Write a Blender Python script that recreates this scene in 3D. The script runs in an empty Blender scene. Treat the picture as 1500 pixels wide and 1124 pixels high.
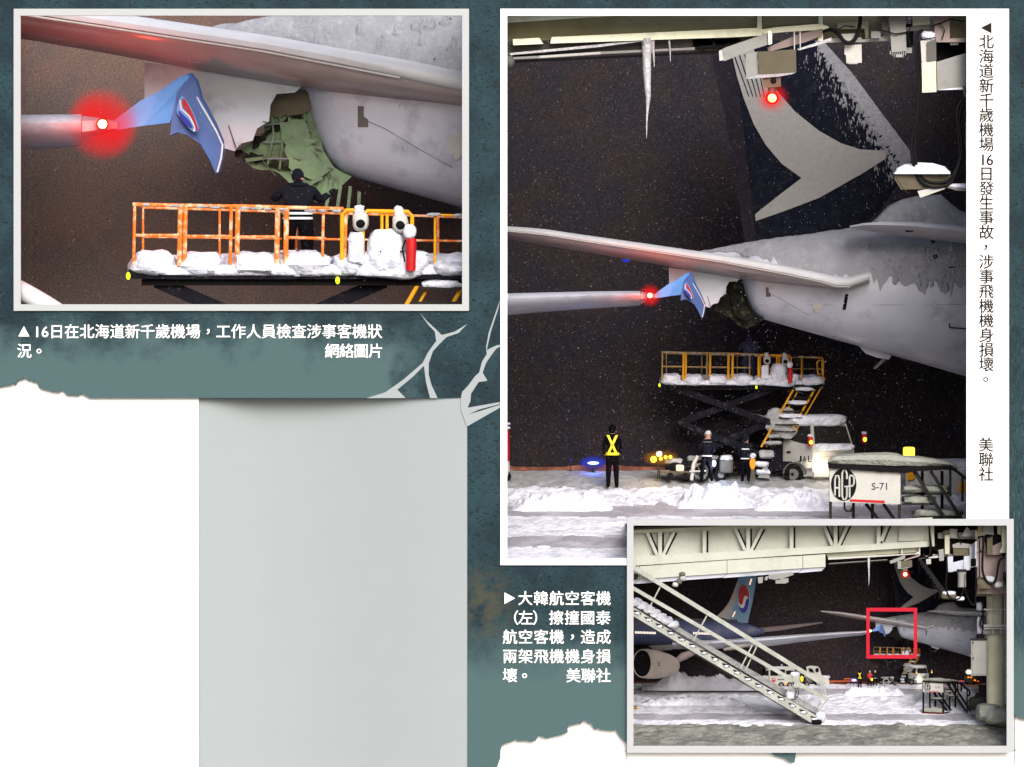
import bpy, bmesh, math, random
from mathutils import Vector, noise, Matrix

S = bpy.context.scene
C = S.collection
random.seed(7)
# ---------------------------------------------------------------- camera, sky, sun, exposure
D = 30.0                       # metres from camera to the page
PX = 0.01                      # metres on the page for one pixel of the layout
CZ = 5.62
cd = bpy.data.cameras.new('camera'); cam = bpy.data.objects.new('camera', cd); C.objects.link(cam)
cam.location = (0, -D, CZ); cam.rotation_euler = (math.radians(90), 0, 0)
cd.sensor_width = 36; cd.lens = 36 * D / 15.0; cd.clip_end = 2000; cd.clip_start = 0.1
S.camera = cam

SUN_EL, SUN_AZ = 34.0, 14.0    # azimuth: degrees to the side of straight behind the camera
w = bpy.data.worlds.new('World'); S.world = w; w.use_nodes = True
nt = w.node_tree; nt.nodes.clear()
sky = nt.nodes.new('ShaderNodeTexSky'); sky.sky_type = 'NISHITA'; sky.sun_disc = False
sky.sun_elevation = math.radians(SUN_EL); sky.sun_rotation = math.radians(180 - SUN_AZ)
sky.air_density = 1.0; sky.dust_density = 4.0; sky.ozone_density = 1.0
bg = nt.nodes.new('ShaderNodeBackground'); bg.inputs[1].default_value = 0.10
out = nt.nodes.new('ShaderNodeOutputWorld')
nt.links.new(sky.outputs[0], bg.inputs[0]); nt.links.new(bg.outputs[0], out.inputs[0])
sl = bpy.data.lights.new('sun', 'SUN'); sl.energy = 1.5; sl.angle = math.radians(38); sl.color = (1.0, 0.985, 0.975)
so = bpy.data.objects.new('sun', sl); C.objects.link(so)
sdir = Vector((math.sin(math.radians(SUN_AZ)) * math.cos(math.radians(SUN_EL)), -math.cos(math.radians(SUN_AZ)) * math.cos(math.radians(SUN_EL)), math.sin(math.radians(SUN_EL))))
so.rotation_euler = sdir.to_track_quat('Z', 'Y').to_euler(); so.location = (6, -30, 25)
vs = S.view_settings
S.display_settings.display_device = 'sRGB'
vs.view_transform = 'Standard'; vs.look = 'None'; vs.gamma = 1; vs.use_curve_mapping = False; vs.exposure = 1.2

# ---------------------------------------------------------------- materials
def lin(c):
    c = c / 255.0
    return c / 12.92 if c <= 0.04045 else ((c + 0.055) / 1.055) ** 2.4
K = 1.35                       # how much brighter than its own colour a sheet facing the sun comes out
MATS = {}
def mat(name, rgb, rough=0.7, var=0.12, scale=6.0, bump=0.0, bscale=40.0, metal=0.0, emit=None, estr=0.0, second=None, amount=0.5, sscale=3.0, k=None, spec=0.5):
    """procedural material: colour in 0-255, noise variation, optional second colour in patches, bump"""
    if name in MATS: return MATS[name]
    m = bpy.data.materials.new(name); m.use_nodes = True; MATS[name] = m
    n = m.node_tree.nodes; L = m.node_tree.links
    b = n['Principled BSDF']
    kk = k or K
    c = [min(0.86, lin(x) / kk) for x in rgb]
    b.inputs['Roughness'].default_value = rough; b.inputs['Metallic'].default_value = metal
    b.inputs['Specular IOR Level'].default_value = spec
    geo = n.new('ShaderNodeTexCoord')
    nz = n.new('ShaderNodeTexNoise'); nz.inputs['Scale'].default_value = scale; nz.inputs['Detail'].default_value = 6
    L.new(geo.outputs['Object'], nz.inputs['Vector'])
    hv = n.new('ShaderNodeMapRange'); hv.inputs[1].default_value = 0.25; hv.inputs[2].default_value = 0.75
    hv.inputs[3].default_value = 1 - var; hv.inputs[4].default_value = 1 + var
    L.new(nz.outputs['Fac'], hv.inputs[0])
    mx = n.new('ShaderNodeMix'); mx.data_type = 'RGBA'; mx.blend_type = 'MULTIPLY'; mx.inputs[0].default_value = 1
    base = None
    if second:
        n2 = n.new('ShaderNodeTexNoise'); n2.inputs['Scale'].default_value = sscale; n2.inputs['Detail'].default_value = 8; n2.inputs['Roughness'].default_value = 0.65
        L.new(geo.outputs['Object'], n2.inputs['Vector'])
        r2 = n.new('ShaderNodeMapRange'); r2.inputs[1].default_value = amount - 0.06; r2.inputs[2].default_value = amount + 0.06
        L.new(n2.outputs['Fac'], r2.inputs[0])
        m2 = n.new('ShaderNodeMix'); m2.data_type = 'RGBA'
        m2.inputs[6].default_value = (*c, 1); m2.inputs[7].default_value = (*[min(0.86, lin(x) / kk) for x in second], 1)
        L.new(r2.outputs[0], m2.inputs[0]); L.new(m2.outputs[2], mx.inputs[6])
    else:
        mx.inputs[6].default_value = (*c, 1)
    L.new(hv.outputs[0], mx.inputs[7]); L.new(mx.outputs[2], b.inputs['Base Color'])
    if bump:
        n3 = n.new('ShaderNodeTexNoise'); n3.inputs['Scale'].default_value = bscale; n3.inputs['Detail'].default_value = 5
        L.new(geo.outputs['Object'], n3.inputs['Vector'])
        bp = n.new('ShaderNodeBump'); bp.inputs['Strength'].default_value = bump; bp.inputs['Distance'].default_value = 0.05
        L.new(n3.outputs['Fac'], bp.inputs['Height']); L.new(bp.outputs[0], b.inputs['Normal'])
    if emit:
        b.inputs['Emission Color'].default_value = (*emit, 1); b.inputs['Emission Strength'].default_value = estr
    return m

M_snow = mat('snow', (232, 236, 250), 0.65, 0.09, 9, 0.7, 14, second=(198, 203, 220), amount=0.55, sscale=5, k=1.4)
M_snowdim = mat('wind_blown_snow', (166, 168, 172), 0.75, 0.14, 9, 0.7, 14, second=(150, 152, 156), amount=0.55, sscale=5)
M_slush = mat('packed_slush', (178, 178, 190), 0.6, 0.14, 5, 0.6, 10, second=(152, 152, 162), sscale=2.5)
M_dirtyshade = mat('dirty_snow_painted_shade', (138, 140, 134), 0.75, 0.15, 5, 0.9, 12, second=(108, 110, 106), sscale=3)  # dirty slush, darkened in colour to stand for the bridge's shade
M_ice = mat('icicle_ice', (186, 184, 190), 0.15, 0.14, 12, 0.5, 20)
M_cream = mat('cream_bridge_paint', (182, 183, 164), 0.6, 0.08, 4, 0.1, 30, second=(168, 169, 150), sscale=2, amount=0.57, spec=0.2)
M_olive = mat('olive_steel_web', (146, 142, 114), 0.7, 0.12, 5, spec=0.15)
M_whitep = mat('white_paint', (188, 188, 184), 0.5, 0.08, 5, 0.1, 12, second=(168, 166, 162), amount=0.62, sscale=3, spec=0.3)
M_greyp = mat('grey_paint', (142, 142, 140), 0.6, 0.1, 6, second=(126, 126, 124), amount=0.58, sscale=3, spec=0.25)
M_midgrey = mat('worn_grey_metal', (92, 90, 88), 0.6, 0.14, 6, spec=0.2)
M_brownbox = mat('brown_grey_panel', (92, 86, 70), 0.7, 0.12, 6, spec=0.2)
M_pinkplate = mat('pinkish_plate', (146, 130, 128), 0.7, 0.1, 5, spec=0.2)
M_black = mat('black_rubber', (12, 12, 14), 0.6, 0.2, 8, spec=0.15)
M_darksteel = mat('dark_blue_grey_steel', (22, 22, 30), 0.75, 0.3, 5, second=(66, 68, 78), amount=0.64, sscale=7, spec=0.06)
M_railgrey = mat('dark_grey_rail', (38, 40, 37), 0.7, 0.2, 5, spec=0.1)
M_alu = mat('aircraft_grey_paint', (186, 190, 205), 0.36, 0.08, 2.5, 0.06, 6, second=(164, 168, 182), amount=0.57, sscale=1.6)
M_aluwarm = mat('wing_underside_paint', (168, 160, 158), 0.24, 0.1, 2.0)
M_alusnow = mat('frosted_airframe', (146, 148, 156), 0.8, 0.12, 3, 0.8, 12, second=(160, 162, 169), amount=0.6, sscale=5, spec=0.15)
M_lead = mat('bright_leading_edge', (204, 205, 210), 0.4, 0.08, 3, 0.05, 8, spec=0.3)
M_fin = mat('dark_green_fin_paint', (17, 19, 31), 0.8, 0.35, 14, second=(26, 28, 36), amount=0.55, sscale=8, spec=0.03)
M_rud = mat('dark_rudder_paint', (33, 30, 38), 0.8, 0.35, 14, spec=0.03)
M_swoosh = mat('pale_grey_swoosh', (138, 137, 136), 0.75, 0.1, 12, spec=0.1)
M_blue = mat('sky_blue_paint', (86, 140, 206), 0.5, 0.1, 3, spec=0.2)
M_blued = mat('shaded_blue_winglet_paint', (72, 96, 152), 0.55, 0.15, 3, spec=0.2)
M_kblue = mat('deep_blue_fuselage', (66, 72, 104), 0.6, 0.2, 3, second=(88, 88, 108), amount=0.58, sscale=3, spec=0.15)
M_green = mat('primer_green_skin', (112, 132, 104), 0.8, 0.25, 3, 0.35, 6, second=(88, 100, 78), amount=0.58, sscale=2, spec=0.1)
M_torn = mat('torn_dark_structure', (30, 30, 27), 0.85, 0.4, 6, 1.0, 9, second=(56, 60, 44), amount=0.62, sscale=6, spec=0.05)
M_yellow = mat('safety_yellow', (226, 160, 20), 0.55, 0.15, 6, second=(236, 196, 110), amount=0.66, sscale=5, spec=0.2)
M_orange = mat('orange_rail_paint', (226, 116, 34), 0.5, 0.2, 9, second=(238, 196, 158), amount=0.54, sscale=6, spec=0.2)
M_red = mat('signal_red', (186, 18, 24), 0.5, 0.1, 5, spec=0.2)
M_framered = mat('marker_red', (222, 40, 64), 0.7, 0.02, 5, k=2.2, spec=0.1)
M_navy = mat('navy_workwear', (20, 22, 32), 0.9, 0.3, 9, spec=0.08)
M_trouser = mat('black_workwear', (11, 11, 16), 0.9, 0.3, 9, spec=0.05)
M_redjacket = mat('red_jacket', (190, 40, 44), 0.8, 0.15, 9)
M_skin = mat('skin', (176, 132, 112), 0.6, 0.05, 9)
M_reflect = mat('silver_reflective_band', (224, 226, 232), 0.35, 0.05, 9)
M_hivis = mat('hi_vis_yellow', (250, 234, 30), 0.6, 0.04, 9)
M_glass = mat('dark_window_glass', (44, 42, 43), 0.2, 0.25, 3, spec=0.2)
M_tyre = mat('tyre', (24, 23, 25), 0.9, 0.2, 9, spec=0.1)
M_rim = mat('grey_rim', (120, 118, 122), 0.4, 0.1, 9)
M_blackpaint = mat('black_sign_paint', (12, 9, 12), 0.7, 0.1, 4, spec=0.1)
M_raildust = mat('snow_dusted_rail', (150, 128, 96), 0.7, 0.2, 9, second=(196, 150, 60), amount=0.56, sscale=8, spec=0.15)
M_flange = mat('pale_flange_paint', (222, 224, 200), 0.6, 0.07, 5, 0.1, 20, second=(206, 208, 184), sscale=3, amount=0.58, k=0.9, spec=0.2)
M_frost = mat('thin_frost', (130, 131, 137), 0.85, 0.25, 18, 0.5, 24, second=(112, 113, 120), amount=0.58, sscale=9, spec=0.05)
M_navy2 = mat('blue_black_workwear', (58, 63, 88), 0.9, 0.3, 9, spec=0.08)
M_seam = mat('panel_joint', (118, 118, 122), 0.6, 0.1, 5, spec=0.1)
M_stair = mat('pale_grey_stair_paint', (172, 176, 170), 0.6, 0.08, 6, 0.2, 20, second=(156, 160, 153), sscale=4, spec=0.2)
M_truss = mat('pale_truss_paint', (180, 183, 174), 0.65, 0.07, 4, 0.12, 30, second=(166, 169, 158), sscale=2, amount=0.57, k=1.2, spec=0.15)
M_stepsnow = mat('greyer_snow', (150, 154, 146), 0.8, 0.12, 9, 0.8, 14, spec=0.1)  # greyer tone than the main snow
M_beige = mat('beige_column_paint', (206, 204, 180), 0.6, 0.06, 3, second=(194, 192, 168), sscale=2, k=1.1, spec=0.2)
M_emred = mat('taegeuk_red', (150, 22, 30), 0.5, 0.06, 4, spec=0.2)
M_emblue = mat('taegeuk_blue', (30, 40, 140), 0.5, 0.06, 4, spec=0.2)
M_emwhite = mat('emblem_white', (200, 204, 206), 0.5, 0.05, 4, spec=0.2)
M_teal_tail = mat('pale_blue_tail', (100, 146, 184), 0.5, 0.1, 3, second=(92, 124, 152), sscale=2, spec=0.2)
M_tailgrey = mat('tail_grey_lower', (140, 130, 132), 0.5, 0.1, 3)
M_pinkish = mat('pinkish_wing_paint', (150, 134, 134), 0.5, 0.1, 3)
M_nacelle = mat('warm_grey_nacelle', (164, 155, 150), 0.45, 0.08, 3, second=(150, 141, 137), sscale=2, spec=0.25)
def emission(name, col, strength):
    return mat(name, (10, 10, 10), 0.6, 0.02, 4, emit=col, estr=strength, spec=0.1)
E_red = emission('red_lamp_glow', (1.0, 0.24, 0.08), 11.0)
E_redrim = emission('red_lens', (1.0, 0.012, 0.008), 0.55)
E_yellow = emission('yellow_lamp_glow', (1.0, 0.62, 0.04), 1.6)
E_orange = emission('orange_lamp_glow', (1.0, 0.22, 0.02), 1.2)
E_white = emission('headlamp_glow', (1.0, 0.9, 0.7), 5.0)
E_blue = emission('blue_lamp_glow', (0.5, 0.7, 1.0), 1.0)
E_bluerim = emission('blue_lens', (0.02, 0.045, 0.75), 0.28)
E_win = emission('lit_cabin_window', (1.0, 0.85, 0.7), 0.75)
E_lime = emission('lime_marker_lamp', (0.85, 1.0, 0.02), 0.9)
E_sodium = emission('distant_sodium_light', (1.0, 0.16, 0.04), 0.35)

def halo(name, col, strength, power=2.0):
    # added glowing sphere imitating the halo round a lamp: clear towards its rim
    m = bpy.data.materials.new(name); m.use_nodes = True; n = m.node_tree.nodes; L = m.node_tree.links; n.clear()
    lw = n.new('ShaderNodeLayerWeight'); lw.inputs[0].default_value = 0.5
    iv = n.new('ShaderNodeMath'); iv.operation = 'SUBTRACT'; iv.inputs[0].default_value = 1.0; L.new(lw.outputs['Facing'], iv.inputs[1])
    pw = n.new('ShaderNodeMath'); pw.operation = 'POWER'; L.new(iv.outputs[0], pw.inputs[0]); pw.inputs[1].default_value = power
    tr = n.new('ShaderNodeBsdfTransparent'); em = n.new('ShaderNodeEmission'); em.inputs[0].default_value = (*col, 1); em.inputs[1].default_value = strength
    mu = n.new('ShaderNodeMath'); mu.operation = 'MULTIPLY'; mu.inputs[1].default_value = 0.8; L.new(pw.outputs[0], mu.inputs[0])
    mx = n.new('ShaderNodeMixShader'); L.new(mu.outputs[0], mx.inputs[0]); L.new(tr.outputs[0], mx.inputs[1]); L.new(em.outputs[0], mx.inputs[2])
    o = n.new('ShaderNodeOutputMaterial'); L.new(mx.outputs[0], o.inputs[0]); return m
D_red = halo('red_halo_glow', (1.0, 0.015, 0.02), 0.42, 9.0)
D_blue = halo('blue_halo_glow', (0.06, 0.09, 0.9), 0.26, 5.0)
D_warm = halo('warm_halo_glow', (1.0, 0.84, 0.6), 0.9, 6.0)
D_amber = halo('amber_halo_glow', (1.0, 0.36, 0.03), 0.16, 6.0)
# ---------------------------------------------------------------- placing: layout pixels + depth behind the page
def P(px, py, d):
    s = 1 + d / D
    return Vector(((px - 750) * PX * s, d, CZ + (562 - py) * PX * s))
class Map:
    """local layout units (u to the side, v down, w away) -> world, at one size for one scene"""
    def __init__(self, f=1.0, a=(0, 0), b=(0, 0), d0=4.0, fd=1.0):
        self.f, self.a, self.b, self.d0, self.fd = f, a, b, d0, fd
    def __call__(self, u, v, w=0.0):
        return P(self.b[0] + self.f * (u - self.a[0]), self.b[1] + self.f * (v - self.a[1]), self.d0 + w * self.f * self.fd * PX)
    def at(self, d0):
        return Map(self.f, self.a, self.b, d0, self.fd)

class SlantMap(Map):
    """as Map, for a long thing that runs away from the viewer along u"""
    slope = 0.0; u0 = 0.0
    def __call__(self, u, v, w=0.0):
        return P(self.b[0] + self.f * (u - self.a[0]), self.b[1] + self.f * (v - self.a[1]), self.d0 + self.slope * (u - self.u0) + w * self.f * self.fd * PX)
# ---------------------------------------------------------------- mesh collector in local units
class G:
    def __init__(self): self.v = []; self.f = []; self.mi = []; self.cur = 0
    def add(self, vs, fs):
        o = len(self.v); self.v += [tuple(x) for x in vs]; self.f += [tuple(i + o for i in q) for q in fs]; self.mi += [self.cur] * len(fs)
        return self
    def box(self, u0, v0, u1, v1, w0, w1):
        vs = [(u, v, w) for w in (w0, w1) for v in (v0, v1) for u in (u0, u1)]
        return self.add(vs, [(0, 1, 3, 2), (4, 6, 7, 5), (0, 4, 5, 1), (2, 3, 7, 6), (0, 2, 6, 4), (1, 5, 7, 3)])
    def prism(self, poly, w0, w1):
        n = len(poly)
        vs = [(p[0], p[1], w0) for p in poly] + [(p[0], p[1], w1) for p in poly]
        return self.add(vs, [tuple(range(n)), tuple(range(2 * n - 1, n - 1, -1))] + [(i, i + n, (i + 1) % n + n, (i + 1) % n) for i in range(n)])
    def ext(self, poly, vec):
        n = len(poly)
        vs = [tuple(p) for p in poly] + [(p[0] + vec[0], p[1] + vec[1], p[2] + vec[2]) for p in poly]
        return self.add(vs, [tuple(range(n)), tuple(range(2 * n - 1, n - 1, -1))] + [(i, i + n, (i + 1) % n + n, (i + 1) % n) for i in range(n)])
    def loft(self, rings, cap=True):
        n = len(rings[0]); vs = [p for r in rings for p in r]; fs = []
        for k in range(len(rings) - 1):
            for i in range(n):
                j = (i + 1) % n
                fs.append((k * n + i, k * n + j, (k + 1) * n + j, (k + 1) * n + i))
        if cap: fs += [tuple(range(n - 1, -1, -1)), tuple(range((len(rings) - 1) * n, len(rings) * n))]
        return self.add(vs, fs)
    def tube(self, path, r, n=8):
        path = [Vector(p) for p in path]; rr = r if isinstance(r, (list, tuple)) else [r] * len(path)
        rings = []; prev = None
        for i, p in enumerate(path):
            t = (path[min(i + 1, len(path) - 1)] - path[max(i - 1, 0)])
            if t.length < 1e-9: t = Vector((0, 1, 0))
            t.normalize()
            if prev is None:
                a = Vector((0, 0, 1)) if abs(t.z) < 0.8 else Vector((1, 0, 0))
                x = (a - t * a.dot(t)).normalized()
            else:
                x = (prev - t * prev.dot(t)).normalized()
            prev = x; y = t.cross(x)
            rings.append([tuple(p + (x * math.cos(q) + y * math.sin(q)) * rr[i]) for q in (2 * math.pi * k / n for k in range(n))])
        return self.loft(rings)
    def bar(self, p, q, hw, hd=None):
        """square bar from p to q"""
        p, q = Vector(p), Vector(q); t = (q - p).normalized()
        a = Vector((0, 0, 1)) if abs(t.z) < 0.8 else Vector((0, 1, 0))
        y = (a - t * a.dot(t)).normalized(); x = t.cross(y); hd = hd or hw
        return self.loft([[tuple(c + x * sx * hw + y * sy * hd) for sx, sy in ((-1, -1), (1, -1), (1, 1), (-1, 1))] for c in (p, q)])
    def ell(self, c, r, nu=12, nv=8, amp=0.0, seed=0, power=1.0):
        def sp(x): return math.copysign(abs(x) ** power, x)
        vs = []; fs = []
        for j in range(nv + 1):
            th = math.pi * j / nv
            for i in range(nu):
                ph = 2 * math.pi * i / nu
                d = (sp(math.sin(th)) * sp(math.cos(ph)), -sp(math.cos(th)), sp(math.sin(th)) * sp(math.sin(ph)))
                k = 1 + amp * noise.noise(Vector(d) * 1.7 + Vector((seed * 3.1, seed, 0))) + amp * 0.5 * noise.noise(Vector(d) * 4.3 + Vector((seed, seed * 5.3, 1)))
                vs.append((c[0] + d[0] * r[0] * k, c[1] + d[1] * r[1] * k, c[2] + d[2] * r[2] * k))
        for j in range(nv):
            for i in range(nu):
                a = j * nu + i; b = j * nu + (i + 1) % nu
                fs.append((a, b, b + nu, a + nu))
        return self.add(vs, fs)
    def pillow(self, u0, v0, u1, v1, w0, w1, seed=0, amp=0.16, power=0.6):
        return self.ell(((u0 + u1) / 2, (v0 + v1) / 2, (w0 + w1) / 2), ((u1 - u0) / 2, (v1 - v0) / 2, (w1 - w0) / 2), 18, 12, amp, seed, power)
    def disc(self, c, ru, rv, w0, w1, n=28):
        return self.prism([(c[0] + ru * math.cos(2 * math.pi * i / n), c[1] + rv * math.sin(2 * math.pi * i / n)) for i in range(n)], w0, w1)

def mesh_from(g, fn, name, mats, smooth=False, loc=Vector((0, 0, 0)), sharp=40):
    me = bpy.data.meshes.new(name)
    me.from_pydata([tuple(fn(*v) - loc) for v in g.v], [], g.f)
    for m in (mats if isinstance(mats, (list, tuple)) else [mats]): me.materials.append(m)
    me.polygons.foreach_set('material_index', g.mi)
    bm = bmesh.new(); bm.from_mesh(me)
    bmesh.ops.remove_doubles(bm, verts=bm.verts, dist=1e-5)
    bmesh.ops.recalc_face_normals(bm, faces=bm.faces)
    if smooth:
        for f in bm.faces: f.smooth = True
        for e in bm.edges:
            if len(e.link_faces) == 2 and e.calc_face_angle(0) > math.radians(sharp): e.smooth = False
    bm.to_mesh(me); bm.free()
    return me
class Thing:
    def __init__(self, name, label, cat, M, base, group=None):
        self.M = M; self.loc = M(*base)
        o = bpy.data.objects.new(name, None); C.objects.link(o); o.location = self.loc; o.empty_display_size = 0.1
        o['label'] = label; o['category'] = cat
        if group: o['group'] = group
        self.root = o
    def part(self, name, g, m, parent=None, smooth=False, label=None, kind=None, sharp=40):
        me = mesh_from(g, self.M, name, m, smooth, self.loc, sharp)
        o = bpy.data.objects.new(name, me); C.objects.link(o); o.parent = parent or self.root
        if label: o['label'] = label
        if kind: o['kind'] = kind
        return o
def solo(name, label, cat, M, g, m, base=None, smooth=False, group=None, kind=None, sharp=40):
    loc = M(*base) if base else M(*g.v[0])
    me = mesh_from(g, M, name, m, smooth, loc, sharp)
    o = bpy.data.objects.new(name, me); C.objects.link(o); o.location = loc
    if kind: o['kind'] = kind
    if label: o['label'] = label
    if cat: o['category'] = cat
    if group: o['group'] = group
    return o
def lampcore(M, u, v, w, col, power, r=0.03):
    """the lamp's own light"""
    l = bpy.data.lights.new('lamp_light', 'POINT'); l.energy = power; l.color = col; l.shadow_soft_size = r
    o = bpy.data.objects.new('lamp_light', l); C.objects.link(o); o.location = M(u, v, w)
    return o

# ---------------------------------------------------------------- lettering
GL = {}
def glyph(ch, bold):
    key = (ch, bold)
    if key in GL: return GL[key]
    cu = bpy.data.curves.new('lettering', 'FONT'); cu.body = ch; cu.size = 1.0; cu.resolution_u = 3
    if bold: cu.offset = bold
    o = bpy.data.objects.new('lettering', cu); C.objects.link(o)
    dg = bpy.context.evaluated_depsgraph_get(); dg.update()
    me = bpy.data.meshes.new_from_object(o.evaluated_get(dg))
    vs = [(v.co.x, v.co.y) for v in me.vertices]; fs = [tuple(p.vertices) for p in me.polygons]
    bpy.data.objects.remove(o); bpy.data.meshes.remove(me); bpy.data.curves.remove(cu)
    GL[key] = (vs, fs); return GL[key]
def em(bold):
    vs, _ = glyph('\u570b', bold)     # a full square character fixes scale and centre
    x = [p[0] for p in vs]; y = [p[1] for p in vs]
    return max(max(x) - min(x), max(y) - min(y)), (max(x) + min(x)) / 2, (max(y) + min(y)) / 2
def put_char(g, ch, u, v, size, w, bold=0.0, sx=1.0):
    h, cx, cy = em(bold); k = size / h
    vs, fs = glyph(ch, bold)
    if not vs: return
    if ord(ch) < 0x2000:
        x = [p[0] for p in vs]; cx = (max(x) + min(x)) / 2
    elif ch in '\uff0c\u3002':
        x = [p[0] for p in vs]; y = [p[1] for p in vs]; cx = (max(x) + min(x)) / 2; cy = (max(y) + min(y)) / 2
    g.add([(u + (x - cx) * k * sx, v - (y - cy) * k, w) for x, y in vs], fs)
def fit_text(g, s, u0, v0, u1, v1, w, bold=0.0):
    """lettering stretched into a box"""
    vs, fs = glyph(s, bold)
    x = [p[0] for p in vs]; y = [p[1] for p in vs]
    g.add([(u0 + (a - min(x)) / (max(x) - min(x)) * (u1 - u0), v1 - (b - min(y)) / (max(y) - min(y)) * (v1 - v0), w) for a, b in vs], fs)
    return g
def jag(pts, amp, step, seed=0):
    r = random.Random(seed); out = []
    for i in range(len(pts)):
        p, q = pts[i], pts[(i + 1) % len(pts)]
        L = math.hypot(q[0] - p[0], q[1] - p[1]); n = max(1, int(L / step))
        for k in range(n):
            t = k / n; j = amp if k else amp * 0.3
            out.append((p[0] + (q[0] - p[0]) * t + r.uniform(-j, j), p[1] + (q[1] - p[1]) * t + r.uniform(-j, j)))
    return out
# ---------------------------------------------------------------- the page: layered boards with three openings
KP = 2.1                       # the page hangs in full light, the scenes stand in their recesses
def page_mat(name, flat_only=False):
    m = bpy.data.materials.new(name); m.use_nodes = True; n = m.node_tree.nodes; L = m.node_tree.links
    b = n['Principled BSDF']; b.inputs['Roughness'].default_value = 0.8; b.inputs['Specular IOR Level'].default_value = 0.25
    tc = n.new('ShaderNodeTexCoord'); sp = n.new('ShaderNodeSeparateXYZ'); L.new(tc.outputs['Object'], sp.inputs[0])
    def math_(op, a, bb=None, c=None):
        q = n.new('ShaderNodeMath'); q.operation = op
        for i, x in enumerate((a, bb, c)):
            if x is None: continue
            if isinstance(x, (int, float)): q.inputs[i].default_value = x
            else: L.new(x, q.inputs[i])
        return q.outputs[0]
    def rng(x, a, bb, c=0.0, d=1.0):
        q = n.new('ShaderNodeMapRange'); q.interpolation_type = 'SMOOTHSTEP'
        for i, v in enumerate((a, bb, c, d)): q.inputs[i + 1].default_value = v
        L.new(x, q.inputs[0]); return q.outputs[0]
    def nse(scale, det=6, ro=0.6, stretch=None):
        q = n.new('ShaderNodeTexNoise'); q.inputs['Scale'].default_value = scale; q.inputs['Detail'].default_value = det; q.inputs['Roughness'].default_value = ro
        if stretch:
            mp = n.new('ShaderNodeMapping'); mp.inputs['Rotation'].default_value = stretch[1]; mp.inputs['Scale'].default_value = stretch[0]
            L.new(tc.outputs['Object'], mp.inputs[0]); L.new(mp.outputs[0], q.inputs['Vector'])
        else: L.new(tc.outputs['Object'], q.inputs['Vector'])
        return q.outputs['Fac']
    def mixc(f, a, bb):
        q = n.new('ShaderNodeMix'); q.data_type = 'RGBA'
        if isinstance(f, float): q.inputs[0].default_value = f
        else: L.new(f, q.inputs[0])
        for i, x in ((6, a), (7, bb)):
            if isinstance(x, tuple): q.inputs[i].default_value = (*[lin(c) / 2.5 for c in x], 1)
            else: L.new(x, q.inputs[i])
        return q.outputs[2]
    px = math_('MULTIPLY_ADD', sp.outputs[0], 100.0, 750.0)      # the printed design, in page units
    py = math_('MULTIPLY_ADD', sp.outputs[2], -100.0, 600.0)
    base = mixc(rng(nse(1.3), 0.35, 0.65), (26, 56, 68), (46, 82, 92))
    base = mixc(rng(nse(7.0, 9, 0.7), 0.5, 0.72), base, (24, 46, 54))
    base = mixc(rng(nse(16.0, 3, 0.5, ((1, 1, 2.2), (0, 0.6, 0))), 0.57, 0.65), base, (12, 26, 30))
    base = mixc(rng(nse(11.0, 6, 0.6), 0.58, 0.75), base, (70, 104, 108))
    # rusty patch low on the middle column
    dx = math_('MULTIPLY', math_('SUBTRACT', px, 712.0), 0.018); dy = math_('MULTIPLY', math_('SUBTRACT', py, 885.0), 0.014)
    rr = math_('SQRT', math_('ADD', math_('MULTIPLY', dx, dx), math_('MULTIPLY', dy, dy)))
    rust = math_('MULTIPLY', rng(rr, 0.3, 1.0, 1.0, 0.0), rng(nse(5.0), 0.35, 0.6))
    base = mixc(rust, base, (84, 88, 76))
    # scratches on the far strip
    st = nse(6.0, 4, 0.6, ((14, 1, 1), (0, math.radians(38), 0)))
    right = rng(px, 1470, 1482)
    base = mixc(math_('MULTIPLY', math_('MULTIPLY', right, rng(py, 250, 900)), rng(st, 0.45, 0.7)), base, (88, 124, 130))
    # flat printed zones behind the captions
    wob = math_('MULTIPLY', math_('SUBTRACT', nse(1.6, 6, 0.65), 0.5), 190.0)
    f1 = math_('MULTIPLY', rng(math_('ADD', py, wob), 455, 530), rng(math_('ADD', px, wob), 565, 635, 1.0, 0.0))
    f2 = rng(math_('ADD', py, math_('MULTIPLY', wob, 0.7)), 905, 1000)
    f3 = math_('MULTIPLY', right, rng(py, 880, 1040))
    fl = math_('MAXIMUM', math_('MAXIMUM', f1, f2), f3)
    base = mixc(fl, base, (94, 126, 130))
    L.new(base, b.inputs['Base Color'])
    bp = n.new('ShaderNodeBump'); bp.inputs['Strength'].default_value = 0.35; bp.inputs['Distance'].default_value = 0.03
    h = math_('MULTIPLY', nse(14.0, 8, 0.65), math_('SUBTRACT', 1.0, fl)); L.new(h, bp.inputs['Height']); L.new(bp.outputs[0], b.inputs['Normal'])
    return m
M_page = page_mat('teal_printed_stone_texture')
M_paper = mat('white_paper', (255, 255, 255), 0.9, 0.01, 2, spec=0.2)
M_paper2 = mat('white_frame_card', (255, 255, 255), 0.8, 0.01, 2, spec=0.2)
M_greycard = mat('pale_grey_card', (190, 200, 204), 0.9, 0.012, 2, k=KP, spec=0.2)
M_framecard = mat('light_grey_frame_card', (217, 222, 226), 0.8, 0.012, 2, k=KP, spec=0.2)
M_inkw = mat('white_ink', (255, 255, 255), 0.8, 0.01, 3, spec=0.2)
M_inkb = mat('black_ink', (36, 30, 30), 0.8, 0.05, 3, k=KP, spec=0.2)

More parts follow.
